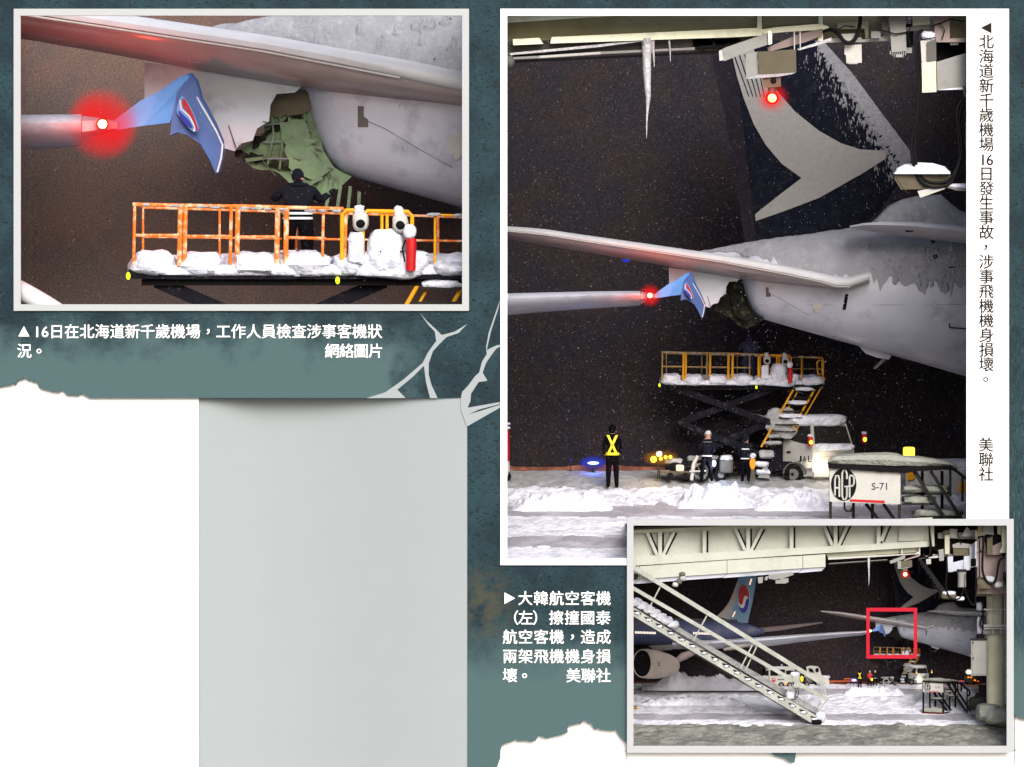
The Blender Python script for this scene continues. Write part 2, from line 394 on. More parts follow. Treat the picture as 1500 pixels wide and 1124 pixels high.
def sheet(name, outlines, d, thick, m, label, cat, base, kind=None, group=None):
    """flat board with holes, outlines in page units; front face at depth d"""
    cu = bpy.data.curves.new(name, 'CURVE'); cu.dimensions = '2D'; cu.fill_mode = 'BOTH'; cu.extrude = thick / 2
    for pts in outlines:
        sp = cu.splines.new('POLY'); sp.points.add(len(pts) - 1); sp.use_cyclic_u = True
        for q, p in zip(sp.points, pts): q.co = (p[0], -p[1], 0, 1)
    cu.extrude = 1.0
    o = bpy.data.objects.new(name, cu); C.objects.link(o)
    dg = bpy.context.evaluated_depsgraph_get(); dg.update()
    me = bpy.data.meshes.new_from_object(o.evaluated_get(dg)); bpy.data.objects.remove(o)
    loc = P(base[0], base[1], d) if base else Vector((0, 0, 0))
    for v in me.vertices:
        front = v.co.z > 0
        q = P(v.co.x, -v.co.y, d); q.y = d if front else d + thick
        v.co = q - loc
    me.materials.clear(); me.materials.append(m)
    bm = bmesh.new(); bm.from_mesh(me); bmesh.ops.remove_doubles(bm, verts=bm.verts, dist=1e-5); bmesh.ops.recalc_face_normals(bm, faces=bm.faces); bm.to_mesh(me); bm.free()
    me.name = name
    ob = bpy.data.objects.new(name, me); C.objects.link(ob); ob.location = loc
    if label: ob['label'] = label; ob['category'] = cat
    if kind: ob['kind'] = kind
    if group: ob['group'] = group
    return ob
def rect(x0, y0, x1, y1): return [(x0, y0), (x1, y0), (x1, y1), (x0, y1)]

torn_left = [(131, 583), (119, 576), (115, 580), (106, 579), (98, 579.5), (94, 574), (91, 571), (86, 575), (80, 574.5), (70, 572), (62, 570), (57, 568), (55, 562), (53, 559), (48, 560), (46, 557), (42, 558), (39, 555), (35, 553), (33, 556), (28, 556), (24, 561), (22, 565), (20, 561), (16, 564), (10, 565), (4, 566), (0, 567), (-60, 574)]
torn_mid = [(700, 1200), (728, 1124), (731, 1116), (733, 1110), (733, 1100), (735, 1092), (742, 1089), (752, 1086), (755, 1082), (758, 1086), (770, 1085), (778, 1087), (785, 1085), (788, 1079), (790, 1077), (794, 1079), (800, 1082), (812, 1079), (822, 1077), (832, 1073), (831, 1067), (834, 1063), (842, 1062), (845, 1060), (850, 1061), (855, 1056), (858, 1055), (861, 1059), (867, 1060), (869, 1066), (872, 1070), (876, 1066), (879, 1069), (890, 1070), (899, 1071), (902, 1067), (905, 1074), (909, 1080), (913, 1084), (918, 1089), (924, 1098), (1120, 1098), (1126, 1100), (1135, 1107), (1142, 1109), (1150, 1111), (1156, 1116), (1164, 1118), (1166, 1103), (1170, 1098.5), (1481, 1098.5), (1482, 1044), (1488, 1048), (1494, 1052), (1500, 1054), (1560, 1058)]
torn_mid2 = [p for p in torn_mid]
outer = [(-60, -60), (1560, -60)] + list(reversed(torn_mid2)) + [(684.5, 1200), (684.5, 583)] + torn_left
W1 = rect(30, 23, 677, 446); W3 = rect(928, 770, 1475, 1093)
W2 = [(743, 23), (1416, 23), (1416, 766), (923, 766), (923, 818), (743, 818)]
def grow(r, k): return [(r[0][0] - k, r[0][1] - k), (r[1][0] + k, r[1][1] - k), (r[2][0] + k, r[2][1] + k), (r[3][0] - k, r[3][1] + k)]
W2h = [(740, 20), (1419, 20), (1419, 766), (922, 766), (922, 821), (740, 821)]
sheet('page_board', [outer, grow(W1, 3), W2h, rect(926, 768, 1478, 1093.5)], 0.0, 0.05, M_page,
      'teal stone textured page board with torn edges and three picture openings', 'board', (750, 600))
sheet('white_sheet', [rect(-60, 540, 291, 1200)], 0.07, 0.02, M_paper, 'plain white paper sheet filling the corner under a torn teal edge', 'paper', (120, 850))
sheet('paper_strip', [[(690, 1062), (918, 1045), (926, 1094), (1478, 1094), (1481, 1030), (1560, 1040), (1560, 1200), (690, 1200)]], 0.09, 0.02, M_paper,
      'white paper strip showing below the torn teal edge under the wide picture', 'paper', (1000, 1110))
gp = G(); cols = [(280 + 14 * k, 0.10 + 0.22 * (0.5 - 0.5 * math.cos(math.pi * min(1.0, k / 8))) * (1.0 if 280 + 14 * k < 440 else max(0.0, 0.5 + 0.5 * math.cos(math.pi * (280 + 14 * k - 440) / 240))) - (0.0 if 280 + 14 * k < 440 else 0.09 * (280 + 14 * k - 440) / 240)) for k in range(30)]
cols = [(u, d) for u, d in cols if u <= 682] + [(684.5, 0.008)]
gp.loft([[(u, v, d * 100 + t) for v, t in ((560, 0), (1200, 0), (1200, 3), (560, 3))] for u, d in cols])
solo('grey_panel', 'large blank pale grey card panel under the caption', 'panel', Map(1, d0=0.0), gp, M_greycard, base=(490, 850, 30), smooth=True, sharp=50)
# picture frames
sheet('picture_frame', [rect(20, 13, 687, 455.5), W1], -0.035, 0.034, M_framecard, 'light grey frame round the close-up of the crumpled blue winglet', 'frame', (350, 14), group='picture frames on the page')
sheet('picture_frame', [[(733, 13), (1478, 13), (1478, 780), (1476, 780), (1476, 765.5), (924, 765.5), (924, 828), (733, 828)], [(743, 23), (1416, 23), (1416, 762), (920.5, 762), (920.5, 818), (743, 818)]], -0.035, 0.034, M_paper2, 'tall white frame with a column of black writing on its margin', 'frame', (1100, 14), group='picture frames on the page')
sheet('picture_frame', [rect(918.5, 760.5, 1485, 1103), W3], -0.080, 0.044, M_framecard, 'light grey frame round the wide view with the metal stairway', 'frame', (1200, 762), group='picture frames on the page')
# cracks: pale broken lines proud of the teal
crk1 = [(615, 458.5), (626, 471), (638, 482), (647, 491), (666, 486), (684, 475), (672, 488), (654, 494), (643, 505), (634, 515), (628, 533), (628, 549), (632, 564), (641, 583.4), (630, 583.4), (624, 560), (621, 536), (605, 552), (582, 571), (594, 583.2), (537, 583.4), (564, 575), (590, 557), (619, 532), (626, 518), (635, 505), (639, 500), (637, 486), (628, 477)]
crk2 = [(733, 438), (730, 452), (719, 486), (713, 513), (721, 509), (728, 506), (733, 505), (733, 508), (727, 511), (720, 520), (712, 532), (707, 546), (714, 558), (701, 560), (690, 577), (689, 588), (685, 597.5), (733, 589), (733, 592), (702, 600), (686, 607.5), (704, 602), (733, 593), (733, 597), (684, 625), (675, 600), (675, 583.4), (677, 574), (685, 566), (696, 551), (702, 546), (706, 530), (713, 519), (712, 509), (716, 487)]
sheet('crack', [crk1], -0.006, 0.0055, M_greycard, 'forked pale grey crack in the teal beside the caption', 'crack', (640, 490), group='cracks in the page')
sheet('crack', [crk2], -0.006, 0.0055, M_greycard, 'jagged pale grey crack touching the tall white frame', 'crack', (712, 520), group='cracks in the page')

def caption(name, label, rows, size, bold, m, d, tri):
    M = Map(1, d0=d); T = Thing(name, label, 'caption', M, tri[0][0] + (0,))
    off = [(0, 0)] if not bold else [(-bold, 0), (bold, 0), (0, -bold * .6), (0, bold * .6)]
    for s, u, v, du, dv in rows:
        g = G()
        for i, ch in enumerate(s):
            for k, (ox, oy) in enumerate(off): put_char(g, ch, u + du * i + ox, v + dv * i + oy, size, -0.03 * k)
        T.part('lettering', g, m)
    for t in tri:
        g = G(); g.add([(p[0], p[1], 0) for p in t], [(0, 1, 2)]); T.part('pointer_mark', g, m)
    return T
B = 0.3
caption('caption', 'bold white two-line caption under the close-up frame', [
    ('16', 54.5, 486, 11.5, 0), ('\u65e5\u5728\u5317\u6d77\u9053\u65b0\u5343\u6b72\u6a5f\u5834\uff0c\u5de5\u4f5c\u4eba\u54e1\u6aa2\u67e5\u6d89\u4e8b\u5ba2\u6a5f\u72c0', 83, 486, 22.19, 0),
    ('\u6cc1', 35.5, 514.5, 22, 0), ('\u3002', 57, 514.5, 22, 0), ('\u7db2\u7d61\u5716\u7247', 486.5, 514.5, 21.3, 0)], 19.5, B, M_inkw, -0.006, [[(35, 478), (43.2, 493), (26.8, 493)]])
caption('caption', 'bold white five-line caption beside the wide picture', [
    ('\u5927\u97d3\u822a\u7a7a\u5ba2\u6a5f', 769.5, 877, 22.9, 0), ('\uff08', 749, 905.5, 0, 0), ('\u5de6', 770, 905.5, 0, 0), ('\uff09', 791, 905.5, 0, 0), ('\u64e6\u649e\u570b\u6cf0', 815, 905.5, 22.9, 0),
    ('\u822a\u7a7a\u5ba2\u6a5f\uff0c\u9020\u6210', 747, 933.5, 22.85, 0), ('\u5169\u67b6\u98db\u6a5f\u6a5f\u8eab\u640d', 747, 962, 22.85, 0), ('\u58de', 747, 990, 0, 0), ('\u3002', 768.5, 990, 0, 0), ('\u7f8e\u806f\u793e', 840, 990, 22, 0)],
    19.5, B, M_inkw, -0.006, [[(739, 868), (754.5, 876.5), (739, 885)]])
caption('caption', 'column of thin black writing on the white frame margin', [
    ('\u5317\u6d77\u9053\u65b0\u5343\u6b72\u6a5f\u5834', 1445, 61.5, 0, 21.5), ('16', 1440, 234, 10, 0), ('\u65e5\u767c\u751f\u4e8b\u6545', 1445, 255, 0, 21.4), ('\uff0c', 1444, 362.5, 0, 21.5),
    ('\u6d89\u4e8b\u98db\u6a5f\u6a5f\u8eab\u640d\u58de', 1445, 384, 0, 21.5), ('\u3002', 1444, 556, 0, 21.5), ('\u7f8e\u806f\u793e', 1444.5, 652, 0, 21.5)], 19.8, 0.3, M_inkb, -0.0395, [[(1436.5, 41), (1452.5, 33), (1452.5, 49)]])

# ---------------------------------------------------------------- ground in front of and under the page
gm = mat('concrete_forecourt', (150, 150, 148), 0.85, 0.15, 2, 0.2, 8)
gme = bpy.data.meshes.new('ground'); zz = -0.9
gme.from_pydata([(-400, -400, zz), (400, -400, zz), (400, 400, zz), (-400, 400, zz)], [], [(0, 1, 2, 3)]); gme.materials.append(gm)
go = bpy.data.objects.new('ground', gme); C.objects.link(go); go['kind'] = 'structure'
# ================================================================ things that appear in more than one of the three scenes
def interp(tab, u):
    if u <= tab[0][0]: return tab[0][1]
    for (a, x), (b, y) in zip(tab, tab[1:]):
        if u <= b: return x + (y - x) * (u - a) / (b - a)
    return tab[-1][1]
def smooth_fin(ctrl, n=6):
    """closed Catmull-Rom outline"""
    out = []; N = len(ctrl)
    for i in range(N):
        p0, p1, p2, p3 = (Vector(ctrl[(i + k - 1) % N]) for k in range(4))
        for j in range(n):
            t = j / n
            q = 0.5 * ((2 * p1) + (p2 - p0) * t + (2 * p0 - 5 * p1 + 4 * p2 - p3) * t * t + (3 * p1 - p0 - 3 * p2 + p3) * t ** 3)
            out.append((q.x, q.y))
    return out

def white_airliner(M, where, detail=True, u_end=1440, close=False):
    T = Thing('airliner', 'frosted white airliner %s' % where, 'airliner', M, (1250, 420, 130), group='parked white airliners')
    top = [(1000, 375), (1030, 369), (1066, 362), (1085, 358), (1110, 353), (1180, 344), (1246, 336), (1330, 333), (1440, 334), (1570, 336)]
    bot = [(1000, 383), (1030, 390), (1066, 396), (1080, 406), (1088, 422), (1096, 446), (1103, 458), (1112, 466), (1150, 477), (1200, 491), (1250, 505), (1330, 527), (1416, 552), (1440, 559), (1570, 596)]
    us = [1000, 1015, 1030, 1050, 1066, 1074, 1080, 1084, 1088, 1092, 1096, 1103, 1112, 1130, 1160, 1200, 1250, 1300, 1340, 1380, 1416]
    us = [u for u in us if u < u_end - 4] + [u_end]
    g = G(); rings = []
    for u in us:
        t, b = interp(top, u), interp(bot, u); c = (t + b) / 2; h = (b - t) / 2
        rings.append([(u, c - h * math.sin(q), 140 - min(h, 108) * math.cos(q)) for q in (2 * math.pi * k / 40 for k in range(40))])
    g.loft(rings)
    fus = T.part('fuselage', g, M_alu, smooth=True, sharp=60)
    # frost and snow lying on the upper half, with a ragged lower edge
    g = G(); rows = []
    r = random.Random(3)
    n = 90
    for i in range(n + 1):
        u = 1016 + (u_end - 1016) * i / n
        t, b = interp(top, u), interp(bot, u); c = (t + b) / 2; h = (b - t) / 2
        qe = 0.16 + 0.30 * noise.noise(Vector((u * 0.05, 2, 0))) + 0.22 * noise.noise(Vector((u * 0.22, 7, 0)))
        if u < 1180: qe += (1180 - max(u, 1110)) * 0.006
        if close: qe = 0.14
        rows.append([(u, c - (h + 1.0 + 2.2 * max(0, noise.noise(Vector((u * 0.06, q * 3, 5))) + 0.2)) * math.sin(q), 140 - (min(h, 108) + 1.2 + 2.2 * max(0, noise.noise(Vector((u * 0.09, q * 4, 9))))) * math.cos(q)) for q in (qe + (2.2 - qe) * k / 14 for k in range(15))])
    vs = [p for row in rows for p in row]
    g.add(vs, [(i * 15 + k, i * 15 + k + 1, (i + 1) * 15 + k + 1, (i + 1) * 15 + k) for i in range(n) for k in range(14)])
    T.part('frost_layer', g, M_alusnow, fus, smooth=True)
    # clumps of clinging snow
    g = G()
    for k in range(30 if close else 60 if detail else 24):
        u = r.uniform(1120, u_end - 4) if close else r.uniform(1270, 1412); t, b = interp(top, u), interp(bot, u); c = (t + b) / 2; h = (b - t) / 2
        q = r.uniform(0.15, 0.75); g.ell((u, c - h * math.sin(q), 140 - min(h, 108) * math.cos(q)), (r.uniform(1.5, 4), r.uniform(3, 9), 2), 10, 8, 0.6, k)
    T.part('snow_clump', g, M_alusnow, fus, smooth=True, kind='stuff')
    # port, slots, door, small blade antenna
    def onskin(u, v):
        t, b = interp(top, u), interp(bot, u); c = (t + b) / 2; h = (b - t) / 2
        s = max(-0.98, min(0.98, (c - v) / h)); return 140 - min(h, 108) * math.sqrt(1 - s * s)
    def decal(name, poly, m, out=0.8):
        g = G(); g.ext([(u, v, onskin(u, v) - out) for u, v in poly], (0, 0, 3)); return T.part(name, g, m, fus)
    decal('drain_port', [(1122, 421), (1126, 421), (1126, 428), (1129, 430), (1129, 435), (1122, 435)], M_midgrey)
    for pts in ([(1126, 430), (1140, 436), (1160, 448), (1185, 462)], [(1150, 420), (1152, 450), (1156, 476)], [(1215, 430), (1216, 460), (1219, 494)], [(1300, 420), (1302, 470), (1305, 520)], [(1112, 447), (1200, 447), (1300, 447), (1410, 446)]):
        if pts[-1][0] > u_end: continue
        g = G(); g.tube([(u, v, onskin(u, v) - .1) for u, v in pts], .32, 5); T.part('panel_seam', g, M_seam, fus)
    if not close: decal('hinge_slot', [(1238, 431), (1243, 431), (1239, 454), (1234, 454)], M_blackpaint)
    decal('inlet_cover', [(1183, 441), (1194, 438), (1194, 452), (1188, 457), (1183, 452)] if close else [(1192, 446), (1206, 440), (1204, 452), (1196, 459), (1190, 450)], M_whitep, 2.0)
    if not close: decal('slot', [(1363, 352), (1370, 353), (1374, 378), (1368, 380)], M_railgrey, 3)
    if not close:
        # exit door outline
        for p, q in (((1390, 392), (1391, 480)), ((1391, 480), (1420, 482)), ((1390, 392), (1420, 390))):
            g = G(); g.bar((p[0], p[1], onskin(*p) - 1), (q[0], q[1], onskin(*q) - 1), 0.9); T.part('door_seam', g, M_railgrey, fus)
        g = G(); g.ext([(1256, 505, 134), (1275, 510, 134), (1306, 521, 134), (1302, 527, 136), (1285, 524, 136), (1268, 518, 136)], (0, 0, 30)); T.part('belly_fairing', g, M_alu, fus)
        g = G(); g.ext([(1293, 525, 140), (1299, 526, 140), (1283, 541, 138), (1279, 540, 138)], (0, 0, 3)); T.part('antenna', g, M_midgrey)
        # fin
        g = G(); g.prism([(1072, 60), (1205, 60), (1248, 108), (1290, 165), (1335, 225), (1330, 250), (1312, 275), (1290, 308), (1255, 336), (1180, 350), (1108, 358), (1106, 322)], 132, 146)
        fin = T.part('tail_fin', g, M_fin)
        g = G(); g.prism([(1036, 60), (1071.5, 60), (1105.5, 322), (1107.5, 358), (1092, 362), (1080, 280), (1062, 170)], 134, 144)
        T.part('rudder', g, M_rud, fin)
        sw = [(1068, 62), (1079, 110), (1089, 143), (1104, 182), (1122, 213), (1145, 240), (1174, 261), (1140, 287), (1106, 314), (1107, 324), (1150, 309), (1200, 290), (1262, 255), (1297, 233), (1298, 225), (1296, 221), (1260, 219), (1232, 210), (1200, 192), (1165, 164), (1135, 130), (1114, 98), (1100, 62)]
        g = G(); g.prism(sw, 130.6, 133)
        T.part('swoosh_emblem', g, M_swoosh, fin)
        for k in range(5):
            g = G(); du = k * 8.0; g.ext([(1074 + du, 80, 130.2), (1076 + du, 80, 130.2), (1098 + du * 0.7, 142, 130.2), (1096.6 + du * 0.7, 142, 130.2)], (0, 0, 1)); T.part('emblem_stripe', g, M_fin, fin)
        # snow stuck along the fin's leading edge, thinning out over the paint
        g = G(); r = random.Random(11)
        lo = []
        for i in range(150):
            t = i / 149; u = 1202 + (1327 - 1202) * t; v = 70 + (250 - 70) * t
            k = 0.6 + 1.0 * noise.noise(Vector((i * 0.21, 3, 1))) + 0.8 * r.uniform(-1, 1)
            lo.append((u - 4.5 * k, v + 3.5 * k))
        poly = [(1194, 60), (1205.5, 59.8), (1248.6, 107.6), (1290.6, 164.6), (1335.8, 224.8), (1333, 246), (1328, 254)] + list(reversed(lo))
        g.prism(poly, 130, 147)
        T.part('rime_strip', g, M_frost, fin)
        g = G()
        for k in range(700 if detail else 200):
            t = r.random(); off = r.random() ** 2.1 * 60; cl = noise.noise(Vector((t * 14, off * 0.12, 2)))
            if cl < -0.12 and off > 6: continue
            u = 1206 + 116 * t - off * 0.62; v = 66 + 192 * t + off * 0.45
            if v < 64: continue
            q = 1.2 - off / 70
            g.ell((u, v, 131.6), (r.uniform(0.4, 1.7) * q, r.uniform(1.0, 5.5) * q, 0.9), 6, 4, 0.5, k)
        T.part('rime_patch', g, M_frost, fin, smooth=True, kind='stuff')
        # snowy root of the fin
        g = G(); rings = []
        for u, t in ((1262, 338), (1285, 318), (1300, 302), (1322, 292), (1345, 287), (1378, 285), (1392, 297), (1405, 308), (1425, 315), (u_end, 318)):
            rings.append([(u, 345 - (345 - t) * math.sin(q), 150 - 34 * math.cos(q)) for q in (math.pi * k / 10 for k in range(11))] + [(u, 350, 184), (u, 350, 116)])
        g.loft(rings); T.part('fin_fillet', g, M_snowdim, smooth=True)
        # far tailplane on the other side of the fin root
        g = G()
        for a in (0,):
            rings = []
            for u, t, th, bt in ((1245, 332, 2, 335), (1265, 328, 4, 338), (1290, 326, 7, 342), (1340, 326, 10, 348), (1390, 330, 12, 354), (u_end, 336, 13, 360)):
                rings.append([(u, t, 60), (u, t - 1, 20), (u, t + 1, 4), (u, t + th * 0.5, 0), (u, t + th * .8, 3), (u, bt, 46), (u, bt, 60)])
            g.loft(rings)
        T.part('inboard_tailplane', g, M_lead, smooth=True, sharp=45)
        g = G(); g.box(1326, 337, 1338, 340, 16, 24); T.part('hinge_slot', g, M_blackpaint)
    # near tailplane: bright leading edge over a shaded underside
    le = [(700, 330), (743, 333), (790, 336), (850, 345), (950, 359), (1060, 375), (1150, 391), (1205, 402), (1226, 407), (1245, 407), (1262, 402), (1274, 399)]
    hh = [(700, 5), (790, 7), (950, 9), (1060, 10), (1205, 12), (1245, 14), (1274, 12)]
    tr = [(700, 338), (743, 350), (800, 360), (850, 368), (950, 385), (1010, 396), (1088, 409), (1150, 418), (1215, 426), (1250, 424), (1274, 418)]
    ulist = [700, 720, 743, 770, 800, 850, 900, 950, 1000, 1060, 1100, 1150, 1180, 1205, 1226, 1245, 1262, 1274]
    if close: ulist = [u for u in ulist if u < u_end] + [u_end]
    rt, rb = [], []
    for u in ulist:
        v = interp(le, u); h = interp(hh, u); t = interp(tr, u); wk = 20 + (1.0 if u < 1226 else (u - 1226) / 10) * 2
        rt.append([(u, v, wk + 70), (u, v - 1.5, wk + 25), (u, v + h * 0.12, wk + 3), (u, v + h * 0.45, wk - 3), (u, v + h * 0.8, wk - 2), (u, v + h, wk + 3), (u, v + h, wk + 60)])
        rb.append([(u, v + h * 0.9, wk + 64), (u, v + h * 0.92, wk + 3.4), (u, v + h + (t - v - h) * 0.2, wk + 6), (u, v + h + (t - v - h) * 0.55, wk + 22), (u, t, wk + 62), (u, t - 2, wk + 68)])
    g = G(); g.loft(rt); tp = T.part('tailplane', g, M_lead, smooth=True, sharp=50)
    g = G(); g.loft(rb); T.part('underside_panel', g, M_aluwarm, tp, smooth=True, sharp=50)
    g = G(); g.tube([(u, interp(le, u) + interp(hh, u) * 0.98, 21 + (1.0 if u < 1226 else (u - 1226) / 10) * 2 - 2) for u in ulist[2:-2]], 0.7, 6); T.part('edge_seam', g, M_whitep, tp)
    # bent elevator piece, torn on its free side
    g = G(); g.ext([(980, 392, 92), (1040, 400, 90), (1085, 408, 88), (1080, 412, 88), (1068, 413, 89), (1064, 420, 89), (1063, 431, 90), (1055, 436, 90), (1052, 444, 91), (1044, 446, 91), (1040, 451, 92), (1033, 449, 92), (1024, 440, 92), (1012, 436, 93), (980, 426, 94)], (0, 0, 8))
    T.part('elevator', g, M_alu, tp, label='torn light grey elevator piece')
    for k, (p, q) in enumerate((((1040, 428), (1062, 432)), ((1036, 434), (1041, 449)))):
        g = G(); g.bar((p[0], p[1], 91.5), (q[0], q[1], 90), 0.45); T.part('panel_seam', g, M_midgrey, tp)
    # the hole: dark broken structure with green primer skin inside
    r = random.Random(5)
    hole = jag([(1060, 409), (1090, 411), (1092, 428), (1099, 450), (1106, 462), (1118, 468), (1112, 474), (1094, 482), (1080, 476), (1070, 466), (1052, 462), (1042, 452), (1050, 446), (1060, 438)], 1.1 if close else 1.8, 6, 4)
    g = G(); g.prism(hole, 118, 140); dm = T.part('broken_structure', g, M_green if close else M_torn, label='torn open end of the tail cone')
    if close:
        for k in range(7):
            u0 = 1086 + k * 6.0; v0 = 456 + k * 3.6; g = G(); g.ext([(u0, v0, 112), (u0 + 2.2, v0 + .6, 112), (u0 - 5 + k, v0 + 22, 118), (u0 - 7 + k, v0 + 21, 118)], (0, 0, 3)); T.part('bent_rib', g, M_green, dm)
        for k, (p, q) in enumerate((((1046, 440), (1060, 428)), ((1040, 452), (1100, 468)), ((1052, 446), (1076, 430)), ((1066, 414), (1088, 434)))):
            g = G(); g.prism(jag([(p[0], p[1] - 2), (q[0], q[1] - 3), (q[0], q[1] + 2), (p[0], p[1] + 3)], 1.6, 3, k), 114, 118); T.part('torn_edge', g, M_torn, dm)
        for k in range(5):
            g = G(); g.tube([(1064 + k * 5.5, 420 + k, 116), (1066 + k * 6, 440 + k * 2, 112), (1062 + k * 8, 460 + k * 3, 114)], .8, 6); T.part('frame_rib', g, M_green, dm, smooth=True)
        for k in range(3):
            g = G(); g.tube([(1056 + k * 3, 434 + k * 11, 113), (1076 + k * 5, 432 + k * 12, 110), (1092 + k * 7, 438 + k * 12, 113)], .6, 6); T.part('stringer', g, M_seam, dm, smooth=True)
        g = G(); g.prism(jag([(1066, 411), (1088, 411), (1091, 424), (1062, 430)], 1.5, 4, 9), 113, 117.9); T.part('torn_edge', g, M_brownbox, dm)
    g = G(); g.prism(jag([(1070, 432), (1086, 430), (1094, 450), (1104, 464), (1092, 470), (1076, 462)], 1.6, 5, 8), 110, 118); T.part('inner_skin', g, M_green if close else M_torn, dm)
    if detail:
        for k in range(8):
            u = r.uniform(1046, 1104); v = r.uniform(452, 470) if u < 1066 else r.uniform(445, 474)
            a = r.uniform(-0.5, 0.9); L = r.uniform(5, 15)
            g = G(); g.ext([(u, v, 112), (u + L * math.cos(a), v + L * math.sin(a), 106), (u + L * math.cos(a) + 1, v + L * math.sin(a) + 2, 106), (u + 1, v + 2.4, 112)], (0, 0, 1.2))
            T.part('torn_shred', g, M_green if close else M_torn, dm)
    return T

def blue_airliner_wing(T, M, u_start=690):
    """wing tip with lamp and crumpled winglet, parts of the other airliner"""
    g = G(); rings = []
    for u, a, b in ((u_start, 431, 468), (743, 430.5, 462), (800, 429, 457), (870, 427.5, 452), (920, 427, 449), (938, 427, 447.5)):
        h = b - a
        rings.append([(u, a + 1, 70), (u, a - 0.5, 30), (u, a + h * 0.1, 8), (u, a + h * 0.22, 2), (u, a + h * 0.38, 4), (u, a + h * 0.62, 16), (u, b - 1, 44), (u, b, 62), (u, b - 2, 72)])
    g.loft(rings); wg = T.part('wing', g, M_alu, smooth=True, sharp=50)
    g = G(); g.loft([[(938.5, 427.5, 30), (938.5, 431, 6), (938.5, 438, 10), (938.5, 446, 40)], [(948, 428.5, 24), (948, 431, 8), (948, 437, 10), (948, 440, 30)], [(962, 431, 20), (962, 432, 12), (962, 436, 12), (962, 437.5, 24)]]); T.part('wing_tip', g, M_alu, wg, smooth=True)
    # winglet: flat front leaf and bent back leaf with emblem
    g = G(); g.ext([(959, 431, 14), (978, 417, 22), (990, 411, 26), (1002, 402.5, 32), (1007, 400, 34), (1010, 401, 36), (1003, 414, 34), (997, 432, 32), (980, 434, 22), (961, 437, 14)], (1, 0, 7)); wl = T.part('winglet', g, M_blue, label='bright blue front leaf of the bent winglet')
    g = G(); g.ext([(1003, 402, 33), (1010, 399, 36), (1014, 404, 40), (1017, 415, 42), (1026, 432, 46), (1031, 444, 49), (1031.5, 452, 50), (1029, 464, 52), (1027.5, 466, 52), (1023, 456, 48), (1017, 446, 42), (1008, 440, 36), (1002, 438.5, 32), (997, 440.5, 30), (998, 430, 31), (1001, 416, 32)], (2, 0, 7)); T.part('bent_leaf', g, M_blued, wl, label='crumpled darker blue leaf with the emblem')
    g = G(); g.prism(smooth_fin([(1004, 415), (1007, 416), (1012, 424), (1016, 435), (1014, 438), (1010, 436), (1004, 429), (1001.5, 424)], 4), 28.0, 31); em_ = T.part('winglet_emblem', g, M_blue, wl)
    g = G(); g.tube([(1003.5, 417, 27.6), (1004.5, 423, 27.6), (1010, 428, 27.6), (1013.5, 435, 27.6), (1013, 438, 27.6)], .55, 6); T.part('emblem_line', g, M_emwhite, wl)
    g = G(); g.prism(smooth_fin([(1005.5, 416), (1008, 418), (1012.6, 427), (1015.6, 436), (1014.5, 437), (1012, 430), (1008.5, 425), (1005.5, 421)], 4), 27, 29); T.part('emblem_swirl', g, M_emred, wl)
    g = G(); g.prism(smooth_fin([(1002.5, 424), (1006, 427), (1010, 431), (1012, 435.5), (1009, 434.5), (1004.5, 430)], 4), 27, 29); T.part('emblem_swirl', g, M_emblue, wl)
    g = G(); g.tube([(1014, 414, 41), (1020, 424, 43), (1028, 438, 46), (1032, 447, 49), (1031, 456, 50), (1028.5, 465, 51)], 0.7, 6); T.part('bare_metal_edge', g, M_lead, wl)
    return wg
def tip_lamp(T, M, parent, power, core=3.6, rim=5.5, halo_r=10):
    g = G(); g.ell((952, 433, -4), (core, core, core), 14, 10); o = T.part('navigation_lamp', g, E_red, parent, smooth=True)
    g = G(); g.ell((952, 433, 2), (rim, rim, 4.5), 14, 10); T.part('lamp_lens', g, E_redrim, parent, smooth=True)
    g = G(); g.ell((952, 433, halo_r - 2), (halo_r, halo_r, halo_r), 32, 20); T.part('lamp_halo', g, D_red, parent, smooth=True)  # added sphere imitating the red halo round the tip lamp
    lampcore(M, 952, 433, -16, (1.0, 0.05, 0.02), power, 0.04)

# ---------------------------------------------------------------- people
def skin_figure(joints, edges, radii, root):
    me = bpy.data.meshes.new('person_base'); names = list(joints); idx = {n: i for i, n in enumerate(names)}
    me.from_pydata([joints[n] for n in names], [(idx[a], idx[b]) for a, b in edges], [])
    o = bpy.data.objects.new('person_base', me); C.objects.link(o)
    o.modifiers.new('skin', 'SKIN'); sm = o.modifiers.new('sub', 'SUBSURF'); sm.levels = 1; sm.render_levels = 1
    if not me.skin_vertices: bpy.context.view_layer.update()
    sk = me.skin_vertices[0].data if me.skin_vertices else None
    if sk is None:
        bm = bmesh.new(); bm.from_mesh(me); bm.verts.layers.skin.verify(); bm.to_mesh(me); bm.free(); sk = me.skin_vertices[0].data
    for n in names:
        r = radii[n]; sk[idx[n]].radius = r if isinstance(r, tuple) else (r, r); sk[idx[n]].use_root = (n == root)
    dg = bpy.context.evaluated_depsgraph_get(); dg.update()
    ev = bpy.data.meshes.new_from_object(o.evaluated_get(dg))
    g = G(); g.add([tuple(v.co) for v in ev.vertices], [tuple(p.vertices) for p in ev.polygons])
    bpy.data.objects.remove(o); bpy.data.meshes.remove(ev); bpy.data.meshes.remove(me)
    return g
